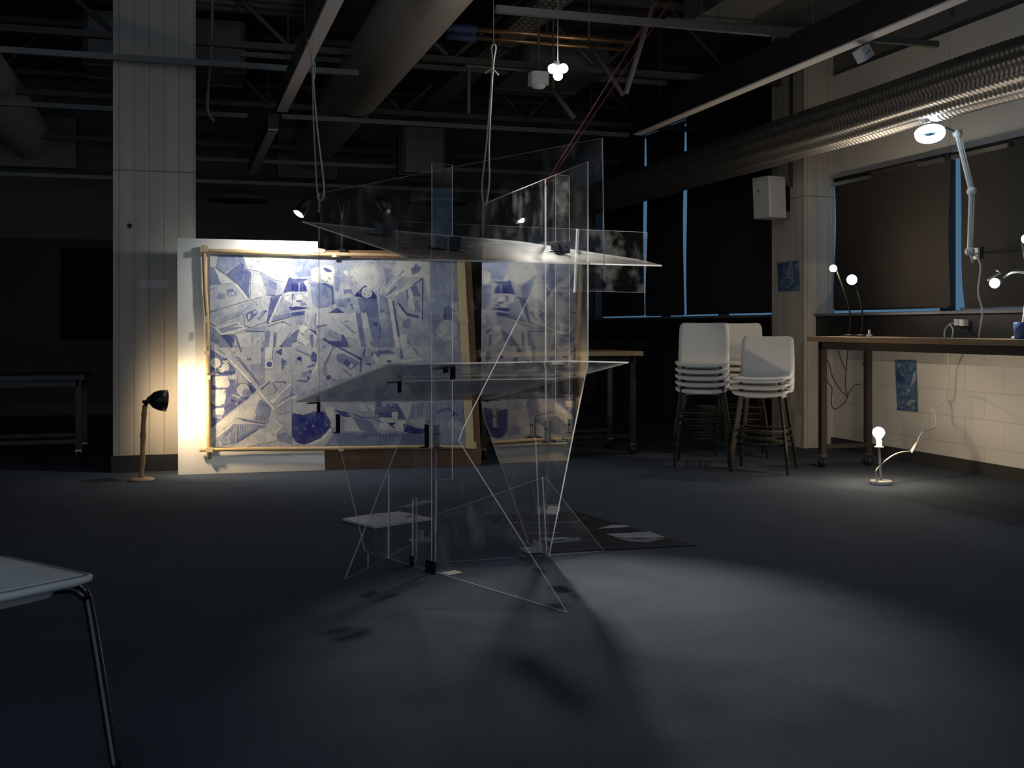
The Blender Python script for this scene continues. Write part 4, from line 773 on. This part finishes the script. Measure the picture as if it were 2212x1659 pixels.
for tone, pl in ((.25, [(1290, 1142), (1320, 1134), (1350, 1134), (1362, 1138), (1330, 1140)]), (.35, [(1308, 1153), (1360, 1151), (1405, 1148), (1436, 1160), (1380, 1164), (1330, 1160)]), (.6, [(1330, 1162), (1400, 1162), (1440, 1162), (1400, 1172), (1360, 1170)]), (.2, [(1165, 1163), (1235, 1160), (1210, 1168), (1180, 1168)]), (.6, [(1180, 1168), (1255, 1160), (1250, 1168), (1190, 1174)]), (.55, [(1135, 1152), (1210, 1149), (1210, 1151), (1140, 1154)]), (.5, [(1258, 1118), (1266, 1117), (1262, 1120)]), (.8, [(1100, 1128), (1250, 1126), (1252, 1130), (1110, 1131)])):
    b.poly([flo(x, y, 0.0065) for x, y in pl], M_PRINT, tone)
tag(b.build('floor_print', origin=pts[0]), 'dark photographic print lying on the carpet behind the clear sculpture', 'print')
# small clamp lying behind the sheets
p = flo(908, 1170); r = thing('metal_clamp', p, 'small pale metal clamp on the carpet behind the narrow clear strip', 'clamp')
b = MB(); b.box(p + Vector((0, 0, .004)), (.11, .09, .006), M_BRKTG, W(1, .2), W(-.2, 1)); b.build('base_plate', r)
b = MB(); b.box(p + Vector((0, 0, .032)), (.035, .006, .05), M_BRKTG, W(1, .2), W(-.2, 1), (0, .3, 1)); b.box(p + Vector((.02, 0, .02)), (.05, .01, .008), M_BRKTG); b.build('jaw', r)

# ------------------------------------------------------------------ lamp by the column (black head on bamboo pole)
p = flo(305, 1038); r = thing('floor_lamp', p, 'small floor lamp with black bell head on a bamboo pole', 'lamp')
b = MB(); b.lathe([(0.0, 0.0), (0.088, 0.0), (0.09, 0.008), (0.08, 0.018), (0.02, 0.022), (0.0, 0.022)], p, (0, 0, 1), M_WOOD, 28); b.build('base', r)
dB = 2520 / (1038 - 707)
hd = at(318, 868, dB)
b = MB(); P = bez([p + Vector((0, 0, .02)), at(308, 985, dB), at(310, 920, dB), at(313, 876, dB)], 6); b.tube(P, [0.017 if i % 5 else 0.021 for i in range(len(P))], M_BAMBOO, 12); b.build('pole', r)
b = MB(); b.tube([at(313, 878, dB), hd, at(324, 858, dB)], 0.014, M_BLKGLOSS, 12); b.tube([hd + W(-.03, 0, .0), hd + W(.03, 0, 0)], 0.011, M_BLKGLOSS, 10); b.build('knuckle', r)
ax = W(0.86, 0.48, -0.10).normalized(); h0 = at(322, 863, dB)
b = MB(); b.lathe([(0.012, 0), (0.03, 0.006), (0.055, 0.03), (0.07, 0.07), (0.076, 0.115), (0.072, 0.114), (0.064, 0.07), (0.048, 0.034), (0.01, 0.012)], h0, ax, M_BLKGLOSS, 28); hdm = b.build('lamp_head', r)
b = MB(); b.ball(h0 + ax * 0.092, 0.032, E_LENS, 16); b.build('bulb', hdm)
light('floor_lamp_beam', 'SPOT', h0 + ax * 0.135, 24, (1.0, 0.74, 0.44), bpt(425, 880), 0.03, 176, 1.0)

# twin gooseneck clip lamp on the board
dG = 8.0; st = at(739, 478, 8.13)
r = thing('twin_clip_lamp', bpt(739, 541), 'black twin headed gooseneck lamp clipped over the top of the drawing, one head lit', 'lamp')
b = MB(); b.tube([bpt(739, 552, -.0), st], 0.010, M_BLKGLOSS, 8); b.box(bpt(739, 545, 0.0), (.04, .05, .05), M_BLKGLOSS); b.build('stem', r)
b = MB(); b.tube(bez([st, at(733, 440, 8.1), at(716, 414, 8.05), at(694, 412, 8.0), at(672, 426, 7.82)], 8), 0.006, M_BLKGLOSS, 8); b.build('gooseneck', r)
b = MB(); b.tube(bez([st, at(746, 430, 8.1), at(762, 409, 8.05), at(792, 408, 8.0), at(812, 424, 7.82)], 8), 0.006, M_BLKGLOSS, 8); b.build('gooseneck', r)
def head(c, d_, lit):
    d_ = d_.normalized(); b = MB(); b.lathe([(0.0, 0), (0.026, 0.002), (0.030, 0.02), (0.043, 0.15), (0.039, 0.149), (0.026, 0.03), (0.0, 0.02)], c, d_, M_BLKGLOSS, 24); o = b.build('lamp_head', r)
    b = MB(); b.ball(c + d_ * 0.142, 0.02 if lit else 0.018, E_SPOT if lit else M_WHITEP, 12); b.build('bulb', o)
hA = at(669, 427, 7.80); tA = at(644, 463, 7.74) - hA
head(hA, tA, True); hB = at(815, 425, 7.80); tB = at(843, 462, 7.74) - hB
head(hB, tB, False)
light('clip_lamp_beam', 'SPOT', hA + tA.normalized() * 0.172, 42, (1.0, 0.96, 0.88), bpt(680, 610), 0.03, 170, 0.9)

# ------------------------------------------------------------------ tables
def castor(b_, p, m):
    pass
def make_table(name, x0, x1, y0, y1, z, label, leg=0.045, castors=True, wood=None):
    r = thing(name, ((x0 + x1) / 2, (y0 + y1) / 2, 0), label, 'table')
    b = MB(); b.box(((x0 + x1) / 2, (y0 + y1) / 2, z - 0.018), (x1 - x0, y1 - y0, 0.036), wood or M_WOOD); b.build('tabletop', r)
    b = MB(); i = 0.05
    for x in (x0 + i + .01, x1 - i): b.box((x, (y0 + y1) / 2, z - 0.065), (leg, y1 - y0 - 0.2, 0.055), M_LEGM)
    for y in (y0 + .12, y1 - .12): b.box(((x0 + x1) / 2, y, z - 0.065), (x1 - x0 - 2 * i, leg, 0.055), M_LEGM); b.box(((x0 + x1) / 2, y, 0.16), (x1 - x0 - 2 * i, leg * .7, 0.03), M_LEGM)
    b.build('frame', r)
    for x in (x0 + i + .01, x1 - i):
        for y in (y0 + .12, y1 - .12):
            b = MB(); b.box((x, y, (z - 0.04 + 0.1) / 2), (leg, leg, z - 0.14), M_LEGM); lg = b.build('leg', r)
            b = MB(); b.lathe([(0.0, -0.012), (0.036, -0.012), (0.04, 0.0), (0.036, 0.012), (0.0, 0.012)], (x, y, 0.041), (1, .3, 0), M_BLACK, 18)
            b.box((x, y, 0.088), (.05, .05, .016), M_CHROME); b.box((x + .018, y, 0.062), (.004, .03, .05), M_CHROME); b.box((x - .018, y, 0.062), (.004, .03, .05), M_CHROME); b.build('castor', lg)
    return r
make_table('work_table', 4.55, 5.05, 4.9, 7.40, 0.98, 'long high table with wooden edge on castors by the windows')
p = at(1390, 700, 9.05)
make_table('work_table', p.x - 1.38, p.x, p.y, p.y + .75, .855, 'wooden edged work table on castors half hidden behind the clear sculpture')
p = flo(155, 998)
make_table('work_table', p.x - 2.0, p.x + .1, p.y - .1, p.y + .7, .68, 'low dark table in the gloom left of the column', wood=M_STEELD)

# ------------------------------------------------------------------ stools
def make_stool(label):
    r = thing('bar_stool', (0, 0, 0), label, 'stool', 'stacked white bar stools')
    n = 12; b = MB(); w = 0.20; rows = []
    # profile from the front lip of the seat to the top of the back (y forward is towards -y)
    prof = [(-0.205, 0.748, .88), (-0.20, 0.762, .97), (-0.16, 0.768, 1.0), (-0.05, 0.765, 1.0), (0.06, 0.762, .99), (0.12, 0.768, .98), (0.155, 0.79, .98), (0.175, 0.83, .98), (0.19, 0.90, .97), (0.203, 0.98, .96), (0.208, 1.02, .955), (0.211, 1.045, .935), (0.213, 1.06, .885), (0.2135, 1.068, .82), (0.214, 1.071, .72)]
    for side in (0, 1):
        k0 = len(b.v)
        for i, (y, z, s) in enumerate(prof):
            z -= 0.185
            for j in range(n + 1):
                q = -1 + 2 * j / n; e = abs(q) ** 3
                zz = z + (0.012 * e if i < 6 else -0.004 * (1 - q * q)); yy = y - (0.02 * q * q if i >= 6 else 0)
                if side: yy += 0.010 if i >= 6 else 0.0; zz -= 0.012 if i < 7 else 0.004
                b.v.append(Vector((q * w * s, yy, zz)))
        for i in range(len(prof) - 1):
            for j in range(n):
                a = k0 + i * (n + 1) + j; f_ = [a, a + 1, a + n + 2, a + n + 1]
                b.face(f_ if not side else f_[::-1], M_SEAT, True)
        if side:
            m_ = len(prof) * (n + 1); ring = [i for i in range(n + 1)] + [i * (n + 1) + n for i in range(1, len(prof))] + [(len(prof) - 1) * (n + 1) + j for j in range(n - 1, -1, -1)] + [i * (n + 1) for i in range(len(prof) - 2, 0, -1)]
            for i in range(len(ring)): a, c = ring[i], ring[(i + 1) % len(ring)]; b.face([c, a, a + m_, c + m_], M_SEAT)
    b.build('seat_shell', r)
    b = MB(); b.box((0, 0, 0.553), (.30, .26, .03), M_BRKTW, bev=.03); b.build('underframe', r)
    legs = []
    for sx in (-1, 1):
        for sy in (-1, 1):
            t_ = Vector((sx * .135, sy * .115, .543)); f = Vector((sx * .205, sy * .195, 0.0)); legs.append((t_, f))
            b = MB(); b.tube(bez([Vector((sx * .10, sy * .085, .547)), t_, t_ + (f - t_) * .08, f], 5), .0105, M_LEGM, 10); b.build('leg', r)
    b = MB(); c = [l[0] + (l[1] - l[0]) * .62 for l in legs]
    for i, j in ((0, 2), (2, 3), (3, 1), (1, 0)): b.tube([c[i], c[j]], .008, M_LEGM, 8)
    b.build('footrest', r)
    return r
def dup(root, loc, rotz, label, group=None):
    c = root.copy(); COL.objects.link(c); c.location = loc; c.rotation_euler = (0, 0, rotz); c['label'] = label
    if group: c['group'] = group
    for ch in list(root.children):
        k = ch.copy(); COL.objects.link(k); k.parent = c
    return c
stool0 = make_stool('white shell bar stool on top of the tall stack of stools nearest the far table')
first = True
def stack(px, d, n, rz, sinkd, labels, group):
    global first
    base = W((px - CX) / F * d, d, 0)
    for i in range(n):
        loc = base + Vector((0, 0, -0.0)) + Vector((math.sin(rz), -math.cos(rz), 0)) * (.014 * i) + Vector((0, 0, 0.05 * (i + sinkd)))
        if i == 0: loc.z = 0.05 * sinkd
        if first:
            stool0.location = loc; stool0.rotation_euler = (0, 0, rz); stool0['label'] = labels[i]; stool0['group'] = group; first = False
        else: dup(stool0, loc, rz, labels[i], group)
ordn = ['lowest', 'second lowest', 'middle', 'second', 'topmost']
def facecam(px, d, extra=0):
    w = W((px - CX) / F * d, d); return -math.atan2(w.x, w.y) + math.radians(extra)
stack(1519, 8.55, 5, facecam(1519, 8.55, -3), 0, ['white bar stool, lowest of the five stacked next to the far table', 'white bar stool, second from the floor in the five high stack', 'white bar stool, middle one of the five high stack', 'white bar stool, second from the top of the five high stack', 'white bar stool on top of the five high stack, its whole back showing'], 'stools in the five high stack')
stack(1650, 8.15, 3, facecam(1650, 8.15, -10), 0, ['white bar stool, lowest of the three stacked next to the window table', 'white bar stool, middle one of the three high stack', 'white bar stool on top of the three high stack beside the window table'], 'stools in the three high stack')
stack(1598, 9.15, 5, facecam(1598, 9.15, 4), 0, ['shaded bar stool, lowest of the stack standing behind the other two', 'shaded bar stool, second from the floor in the stack behind the other two', 'shaded bar stool, middle one of the stack behind the other two', 'shaded bar stool, second from the top in the stack behind the other two', 'shaded bar stool on top of the stack behind the other two'], 'stools in the rear stack')
p = flo(1530, 915); d_ = 10.6; p = W((1530 - CX) / F * d_, d_)
b = MB(); b.lathe([(0.0, 0.0), (0.10, 0.0), (0.13, 0.30), (0.135, 0.305), (0.125, 0.30), (0.095, 0.01), (0.0, 0.01)], p, (0, 0, 1), M_BINM, 24)
tag(b.build('waste_bin', origin=p), 'grey tapered bin standing behind the five high stool stack', 'bin')

# ------------------------------------------------------------------ wall pictures, speaker, tabletop lamps
def art_on_x(name, x, quad, label, shapes, m=M_CYAN, base=0.72):
    b = MB(); P = [onx(px, py, x) for px, py in quad]; b.prism(P, (1, 0, 0), 0.003, m); b.tone = [base] * len(b.tone)
    for i, (t_, pl) in enumerate(shapes): b.poly([onx(px, py, x - 0.002 - i * 0.00004) for px, py in pl], m, t_)
    return tag(b.build(name, origin=P[-1]), label, 'print')
art_on_x('blue_print', 5.196, [(1679, 568), (1726, 562), (1728, 628), (1681, 630)], 'small blue cyanotype print on the concrete pillar under the speaker',
         [(.42, [(1705, 566), (1712, 565), (1714, 596), (1697, 596)]), (.3, [(1695, 596), (1714, 600), (1714, 604), (1696, 600)]), (.35, [(1686, 618), (1698, 594), (1700, 595), (1688, 619)]), (.3, [(1714, 602), (1700, 622), (1703, 622), (1717, 606)]), (.45, [(1714, 622), (1727, 612), (1727, 626), (1712, 627)]), (.42, [(1716, 572), (1726, 588), (1726, 566)]), (.88, [(1681, 570), (1692, 569), (1689, 600), (1682, 610)])])
sh = []
rnd = random.Random(3)
for i in range(46):
    x = rnd.uniform(1936, 1976); y = rnd.uniform(784, 880); w = rnd.uniform(2, 8); h = rnd.uniform(3, 11)
    t_ = rnd.choice((.3, .4, .5, .85, .92)) if y > 828 else rnd.choice((.55, .8, .88, .92, .6))
    sh.append((t_, [(x, y), (x + w, y + rnd.uniform(-3, 3)), (x + w * rnd.uniform(.4, 1.1), y + h), (x - rnd.uniform(0, 3), y + h * .7)]))
sh += [(.3, [(1940, 783), (1946, 785), (1944, 794), (1939, 792)]), (.28, [(1972, 806), (1979, 800), (1978, 822), (1966, 836), (1970, 820)]), (.9, [(1935, 800), (1944, 802), (1946, 826), (1938, 822)])]
art_on_x('blue_print', XW - 0.004, [(1933, 777), (1979, 778), (1983, 890), (1938, 886)], 'tall blue cyanotype print taped to the white block wall below the table', sh)
# speaker box on the pillar
p = onx(1662, 428, 5.0); r = thing('wall_speaker', p + Vector((0, 0, -.18)), 'white wall speaker box fixed high on the concrete pillar', 'speaker')
yaw = math.radians(14); X = Vector((math.cos(yaw), math.sin(yaw), 0)); Y = Vector((-math.sin(yaw), math.cos(yaw), 0)); Zt = (Vector((0, 0, 1)) + Vector((-.04, 0, 0))).normalized()
b = MB(); b.box(p, (.20, .22, .36), M_WHITEP, X, Y, Zt, bev=.012); cab = b.build('cabinet', r)
b = MB(); b.lathe([(0.0, .004), (.008, .004), (.009, 0)], p - X * .1005 + Y * .03 + Zt * .06, -X, M_BLACK, 12); b.build('badge', cab)
b = MB(); b.box(p + Vector((.14, .03, 0)), (.12, .05, .14), M_BLACK); b.box(Vector((5.19, p.y + .03, p.z)), (.02, .09, .22), M_BLACK); b.build('bracket', r)
b = MB(); b.tube([(5.185, p.y - .06, p.z + .1), (5.185, p.y - .06, 3.3)], .012, M_STEELD, 8); tag(b.build('conduit', origin=(5.185, p.y - .06, p.z)), 'dark vertical conduit on the pillar above the speaker', 'conduit')
TZ = 0.98
def tpt(px, x=4.8):                                     # table-top point seen at column px
    q = onx(px, HY, x); return Vector((q.x, q.y, TZ))
def bulb_lamp(px, py, basepx, mat_, label, rb, col, e, spot=False):
    q = tpt(basepx, 4.85); d = (q.x * ST + q.y * CT); c = at(px, py, d)
    r = thing('desk_lamp', q, label, 'lamp')
    b = MB(); b.lathe([(0.0, 0), (.06, 0), (.062, .012), (.012, .02), (0.0, .02)], q, (0, 0, 1), M_BLKGLOSS, 24); b.build('base', r)
    b = MB(); b.tube(bez([q + Vector((0, 0, .018)), q + Vector((0, 0, .2)), q + (c - q) * .8 + Vector((.03, .05, .10)), c + Vector((.05, .07, .03))], 8), .007, M_BLKGLOSS, 8); b.build('arm', r)
    dv = Vector((-.62, -.78, 0.02)) if spot else Vector((-.5, -.8, .1)); dv.normalize()
    b = MB(); b.lathe([(0.0, -.10), (.02, -.098), (.026, -.05), (.040 if spot else .022, -.005), (.036 if spot else .018, -.01), (.0, -.03)], c, dv, M_BLKGLOSS, 20); b.build('lamp_head', r)
    b = MB(); b.ball(c, rb, mat_, 14); b.build('bulb', r)
    return r
bulb_lamp(1800, 580, 1835, E_WARMS, 'dark desk lamp with small bare warm bulb, nearest the pillar', .026, None, 0)
bulb_lamp(1840, 604, 1862, E_SPOT, 'dark desk lamp with cool white spot facing the viewer', .024, None, 0, True)
# white spot on gooseneck near frame edge
q = tpt(2206, 4.82); d = q.x * ST + q.y * CT; c = at(2148, 612, d)
r = thing('desk_lamp', q, 'pale gooseneck desk lamp with cool spot, standing at the frame edge', 'lamp')
b = MB(); b.lathe([(0.0, 0), (.055, 0), (.055, .012), (.02, .03), (0.0, .03)], q, (0, 0, 1), M_WHITEP, 24); b.build('base', r)
b = MB(); b.tube(bez([q + Vector((0, 0, .02)), q + Vector((.02, -.02, .25)), at(2225, 596, d), at(2190, 588, d), at(2168, 600, d + .05)], 8), .007, M_WHITEP, 8); b.build('arm', r)
dv = (Vector((0, 0, EYE)) - c).normalized() + W(-.25, 0, -.1)
b = MB(); b.lathe([(0.0, -.11), (.018, -.108), (.024, -.04), (.030, -.006), (.026, -.012), (0, -.03)], c, dv, M_WHITEP, 20); b.tube([c + Vector((0, .06, .02)), at(2161, 590, d + .05), at(2152, 584, d + .05)], .006, M_WHITEP, 8); b.build('lamp_head', r)
b = MB(); b.ball(c, .026, E_SPOT, 14); b.build('bulb', r)
q = tpt(2232, 4.9); d = q.x * ST + q.y * CT; c = at(2217, 516, d)
r = thing('desk_lamp', q, 'desk lamp mostly outside the frame, only its glowing rim showing', 'lamp')
b = MB(); b.lathe([(0.0, 0), (.055, 0), (.055, .012), (.01, .02), (0.0, .02)], q, (0, 0, 1), M_BLKGLOSS, 20); b.tube([q, c + Vector((0.02, .06, 0))], .007, M_BLKGLOSS, 8); b.build('stand', r)
b = MB(); b.ball(c, .028, mat_emit('greenish_bulb', (.75, 1, .85), 22), 14); b.build('bulb', r)
# blue cup like thing by the frame edge
q = tpt(2203, 4.72); b = MB(); b.lathe([(0, 0), (.03, 0), (.036, .10), (.033, .10), (.028, .006), (0, .006)], q, (0, 0, 1), mat('blue_plastic', (.05, .10, .28), .4), 20)
tag(b.build('tumbler', origin=q), 'small blue tumbler on the table at the frame edge', 'cup')
# small white adaptor standing by the dark lamps
q = tpt(1878, 4.72); b = MB(); b.lathe([(0, 0), (.022, 0), (.022, .012), (.010, .022), (.009, .05), (0, .052)], q, (0, 0, 1), M_WHITEP, 16)
tag(b.build('plug_adaptor', origin=q), 'small white plug adaptor standing on the table by the dark lamp bases', 'plug')
# double plug in the wall socket with two cords
c = onx(2072, 697, 5.27); r = thing('power_plug', c, 'pair of white plugs in the ledge socket with two drooping cords', 'plug')
b = MB(); b.box(c + Vector((.03, -.015, 0)), (.06, .05, .045), M_WHITEP, bev=.01); b.box(c + Vector((.03, .05, .004)), (.05, .045, .045), M_WHITEP, bev=.01); b.build('plug_body', r)
for e in (2040, 2057):
    z0 = tpt(e, 5.02); b = MB(); b.tube(bez([c + Vector((0, .05, 0)), onx(2052, 700, 5.2), onx(e + 2, 712, 5.1), onx(e, 728, 5.06) , onx(e + 3, 745, 5.10)], 8), .005, M_CABLEW, 8); b.build('cord', r)
# ring lamp on articulated arm
cR = at(2009, 291, 7.2); r = thing('ring_lamp', at(2098, 548, 7.45), 'glowing bluish ring lamp on a grey articulated arm above the table', 'lamp')
b = MB(); nrm = (Vector((0, 0, EYE)) - cR).normalized(); axr = (Vector((0, 0, -1)) * .80 + nrm * .42 + W(.08, 0)).normalized()
u = axr.cross(Vector((0, 0, 1))).normalized(); v = axr.cross(u)
k0 = len(b.v); NS, NT = 40, 12
for i in range(NS):
    a = 2 * math.pi * i / NS; dr = u * math.cos(a) + v * math.sin(a)
    for j in range(NT):
        t_ = 2 * math.pi * j / NT; b.v.append(cR + dr * (.070 + .023 * math.cos(t_)) + axr * (.016 * math.sin(t_)))
for i in range(NS):
    for j in range(NT): b.face([i * NT + j, ((i + 1) % NS) * NT + j, ((i + 1) % NS) * NT + (j + 1) % NT, i * NT + (j + 1) % NT], E_RING, True)
b.build('ring_tube', r)
b = MB(); b.lathe([(.045, -.03), (.094, -.03), (.097, -.018), (.092, -.016), (.045, -.02)], cR, axr, M_WHITEP, 36); b.build('shade', r)
b = MB(); b.lathe([(0, -.002), (.046, -.002), (.046, .002), (0, .002)], cR, axr, M_GLASS, 30); b.build('lens', r)
j0, j1, j2 = at(2068, 288, 7.3), at(2099, 413, 7.35), at(2095, 543, 7.4)
b = MB(); b.tube([cR + W(.08, .04, .01), at(2045, 276, 7.28), j0], .007, M_GALV, 8); b.build('neck', r)
def arm(a, c_, r_=.010):
    b = MB(); dvv = (c_ - a).normalized(); sx = dvv.cross(W(0, 1)).normalized() * .016
    b.box((a + c_) / 2 + sx * .4, (.018, .02, (c_ - a).length), M_WHITEP, sx, dvv.cross(sx), dvv); b.tube([a - sx, c_ - sx], .006, M_WHITEP, 8); b.build('arm', r)
arm(j1, j0); arm(j2, j1)
b = MB()
for q in (j0, j1, j2): b.lathe([(0, -.02), (.026, -.02), (.028, 0), (.026, .02), (0, .02)], q, W(0.2, -1), M_WHITEP, 18)
b.tube([j2, at(2102, 568, 7.4)], .008, M_WHITEP, 8); b.build('joint', r)
b = MB(); wl = onx(2108, 548, 5.40); b.tube([j2, j2 + (wl - j2) * .5 + Vector((0, 0, -.02)), wl], .008, M_WHITEP, 8); b.box(wl, (.02, .06, .08), M_WHITEP); b.build('wall_mount', r)
b = MB(); b.tube(bez([at(2104, 546, 7.4), at(2118, 575, 7.35), at(2113, 630, 7.3), at(2122, 670, 7.25), tpt(2119, 4.95) + Vector((0, 0, .10)), tpt(2114, 4.98) + Vector((0, 0, 0.004))], 8), .0055, M_CABLEW, 8); b.build('cord', r)
# warm bulb lamp on the floor
p = flo(1903, 1046); dF = 2520 / (1046 - 707)
r = thing('floor_bulb_lamp', p, 'small white floor lamp with bare glowing warm bulb beneath the table', 'lamp')
b = MB(); b.lathe([(0, 0), (.068, 0), (.072, .006), (.072, .022), (.066, .028), (.012, .032), (0, .032)], p, (0, 0, 1), M_WHITEP, 32); b.build('base', r)
b = MB(); b.tube([p + Vector((0, 0, .03)), at(1899, 968, dF)], .008, M_WHITEP, 12); b.build('pole', r)
b = MB(); b.lathe([(0, -.012), (.030, -.012), (.030, -.004), (.017, .0), (.020, .012), (.018, .018), (.020, .026), (.017, .034), (0, .034)], at(1899, 963, dF), (0, 0, 1), M_WHITEP, 20); b.build('socket', r)
b = MB(); b.lathe([(0.014, -.045), (.020, -.030), (.034, -.012), (.040, .005), (.034, .026), (.018, .038), (0, .042)], at(1898, 936, dF), (0, 0, 1), E_WARM, 20); b.build('bulb', r)
b = MB(); sw0, sw1 = at(1970, 975, dF + .15), at(1980, 959, dF + .2)
cp = [p + Vector((0, 0, .03)) + W(-.03, -.02), at(1892, 1018, dF - .05), at(1905, 1002, dF), at(1925, 986, dF + .05), at(1946, 977, dF + .1), sw0]
b.tube(bez(cp, 8), .0045, M_CABLEW, 8)
cp = [sw1, at(1988, 940, dF + .3), at(1997, 931, dF + .35), at(2014, 927, dF + .5), at(2022, 918, dF + .6), at(2019, 893, dF + .6), at(2012, 883, dF + .62), at(2020, 884, dF + .6), at(2040, 868, dF + .65), at(2044, 835, dF + .65), at(2049, 800, dF + .6), at(2046, 748, dF + .1)]
b.tube(bez(cp, 8), .0042, M_CABLEW, 8); b.build('cord', r)
b = MB(); b.tube([sw0 + (sw0 - sw1) * .15, sw0, sw1, sw1 + (sw1 - sw0) * .1], [.006, .012, .012, .005], M_CABLEW, 10); b.build('inline_switch', r)
# dark cables hanging below the table
b = MB()
for pl in ([(1774, 757), (1790, 785), (1798, 812), (1810, 835), (1830, 858)], [(1830, 858), (1838, 842), (1848, 832), (1860, 830)], [(1774, 790), (1786, 822), (1797, 838), (1795, 865), (1800, 882), (1812, 880), (1830, 860), (1826, 830), (1832, 750)], [(1872, 748), (1868, 775), (1862, 790)], [(1808, 748), (1818, 780), (1828, 800)]):
    b.tube(bez([at(x, y, 8.55 - (x - 1774) * .001) for x, y in pl], 8), .0045, M_CABLEB, 7)
tag(b.build('lamp_cable', origin=at(1830, 858, 8.5)), 'tangle of thin dark lamp cables drooping under the table end', 'cable')

# ------------------------------------------------------------------ chair at the near corner of the photo
k_ = flo(214, 1241, 0.45); e1_ = flo(0, 1197, .45) - k_; e1_.normalize(); e2_ = flo(0, 1283, .45) - k_; e2_ = (e2_ - e1_ * e2_.dot(e1_)).normalized()
r = thing('chair', k_ + e1_ * .21 + e2_ * .21 - Vector((0, 0, .45)), 'pale ribbed plastic chair with black tube legs, cut off by the frame', 'chair')
Rc = Matrix((( -e1_.x, e2_.x, 0), (-e1_.y, e2_.y, 0), (0, 0, 1)))     # local +x from the back to the seen edge
det = Rc.determinant()
b = MB(); w = .21; n = 14
def rounded(s_, inset, z): 
    pts = []
    rad = .034
    for cx_, cy_, a0 in ((1, 1, 0), (-1, 1, 90), (-1, -1, 180), (1, -1, 270)):
        for k in range(7):
            a = math.radians(a0 + k * 15); pts.append((cx_ * (s_ - inset - rad) + rad * math.cos(a), cy_ * (s_ - inset - rad) + rad * math.sin(a), z))
    return pts
def ctr(q): 
    c = k_ + e1_ * w + e2_ * w; return Vector((c.x, c.y, 0)) - e1_ * q[0] - e2_ * q[1] + Vector((0, 0, q[2]))
lay = [rounded(w, .006, .4515), rounded(w, 0.0, .447), rounded(w, .001, .437), rounded(w, .02, .427), rounded(w, .035, .424), rounded(w, .060, .418), rounded(w, .066, .402), rounded(w, .10, .390), rounded(w, .13, .388)]
k0 = len(b.v)
for L_ in lay: b.v += [ctr(q) for q in L_]
m_ = len(lay[0])
b.face([k0 + i for i in range(m_)], M_CHAIR)
for a in range(len(lay) - 1):
    for i in range(m_): j = (i + 1) % m_; b.face([k0 + a * m_ + j, k0 + a * m_ + i, k0 + (a + 1) * m_ + i, k0 + (a + 1) * m_ + j], M_WHITEP, True)
b.face([k0 + (len(lay) - 1) * m_ + i for i in reversed(range(m_))], M_WHITEP)
so = b.build('seat', r)
# ribs run along the seen front edge: raise them as real ridges
b = MB()
for i in range(30):
    t_ = -w + .02 + i * .013
    P = [ctr((t_, -w + .03 + j * (2 * w - .06) / 8, .4515 + .0005)) for j in range(9)]
    b.tube(P, .0032, M_WHITEP, 6)
b.build('seat_rib', r)['kind'] = 'stuff'
ft = flo(252, 1676); cc_ = ctr((0, 0, 0)); fa, fb = -(ft - cc_).dot(e1_), -(ft - cc_).dot(e2_)
for sx, sy in ((1, 1), (1, -1), (-1, 1), (-1, -1)):
    b = MB(); b.tube(bez([ctr((sx * .10, sy * .10, .412)), ctr((sx * .155, sy * .165, .418)), ctr((sx * .185, sy * .185, .400)), ctr((sx * .194, sy * .197, .36)), ctr((sx * fa, sy * fb, .0))], 8), .0125, M_LEGB, 14); b.build('leg', r)
b = MB()
for side in (0, 1):
    k0 = len(b.v)
    for i in range(9):
        t_ = i / 8
        for j in range(9):
            q = -1 + j / 4; b.v.append(ctr((-w - .03 - .07 * t_ - (.012 if side else 0) + .03 * q * q * t_, q * (w - .01 - .03 * t_), .452 + .36 * t_)))
    for i in range(8):
        for j in range(8): a = k0 + i * 9 + j; f_ = [a, a + 1, a + 10, a + 9]; b.face(f_ if side else f_[::-1], M_WHITEP, True)
b.build('backrest', r)

# ------------------------------------------------------------------ daylight, camera, view
w_ = bpy.data.worlds.new('daylight'); SC.world = w_; w_.use_nodes = True
bg = w_.node_tree.nodes['Background']; bg.inputs['Color'].default_value = (0.66, 0.82, 1.0, 1); bg.inputs['Strength'].default_value = 1.0
cam = bpy.data.cameras.new('camera'); co = bpy.data.objects.new('camera', cam); COL.objects.link(co)
co.location = (0, 0, EYE); co.rotation_euler = (math.pi / 2, 0, -TH)
cam.sensor_width = 36.0; cam.lens = F / 2212 * 36.0; cam.shift_y = -(829.5 - HY) / 2212; cam.clip_end = 200
SC.camera = co
SC.view_settings.view_transform = 'Standard'; SC.view_settings.look = 'None'; SC.view_settings.gamma = 1.0
SC.view_settings.exposure = 0.25; SC.view_settings.use_curve_mapping = False
cy = SC.cycles
cy.transparent_max_bounces = 64; cy.max_bounces = 10; cy.glossy_bounces = 6; cy.diffuse_bounces = 4; cy.sample_clamp_indirect = 3.0
cy.use_denoising = True
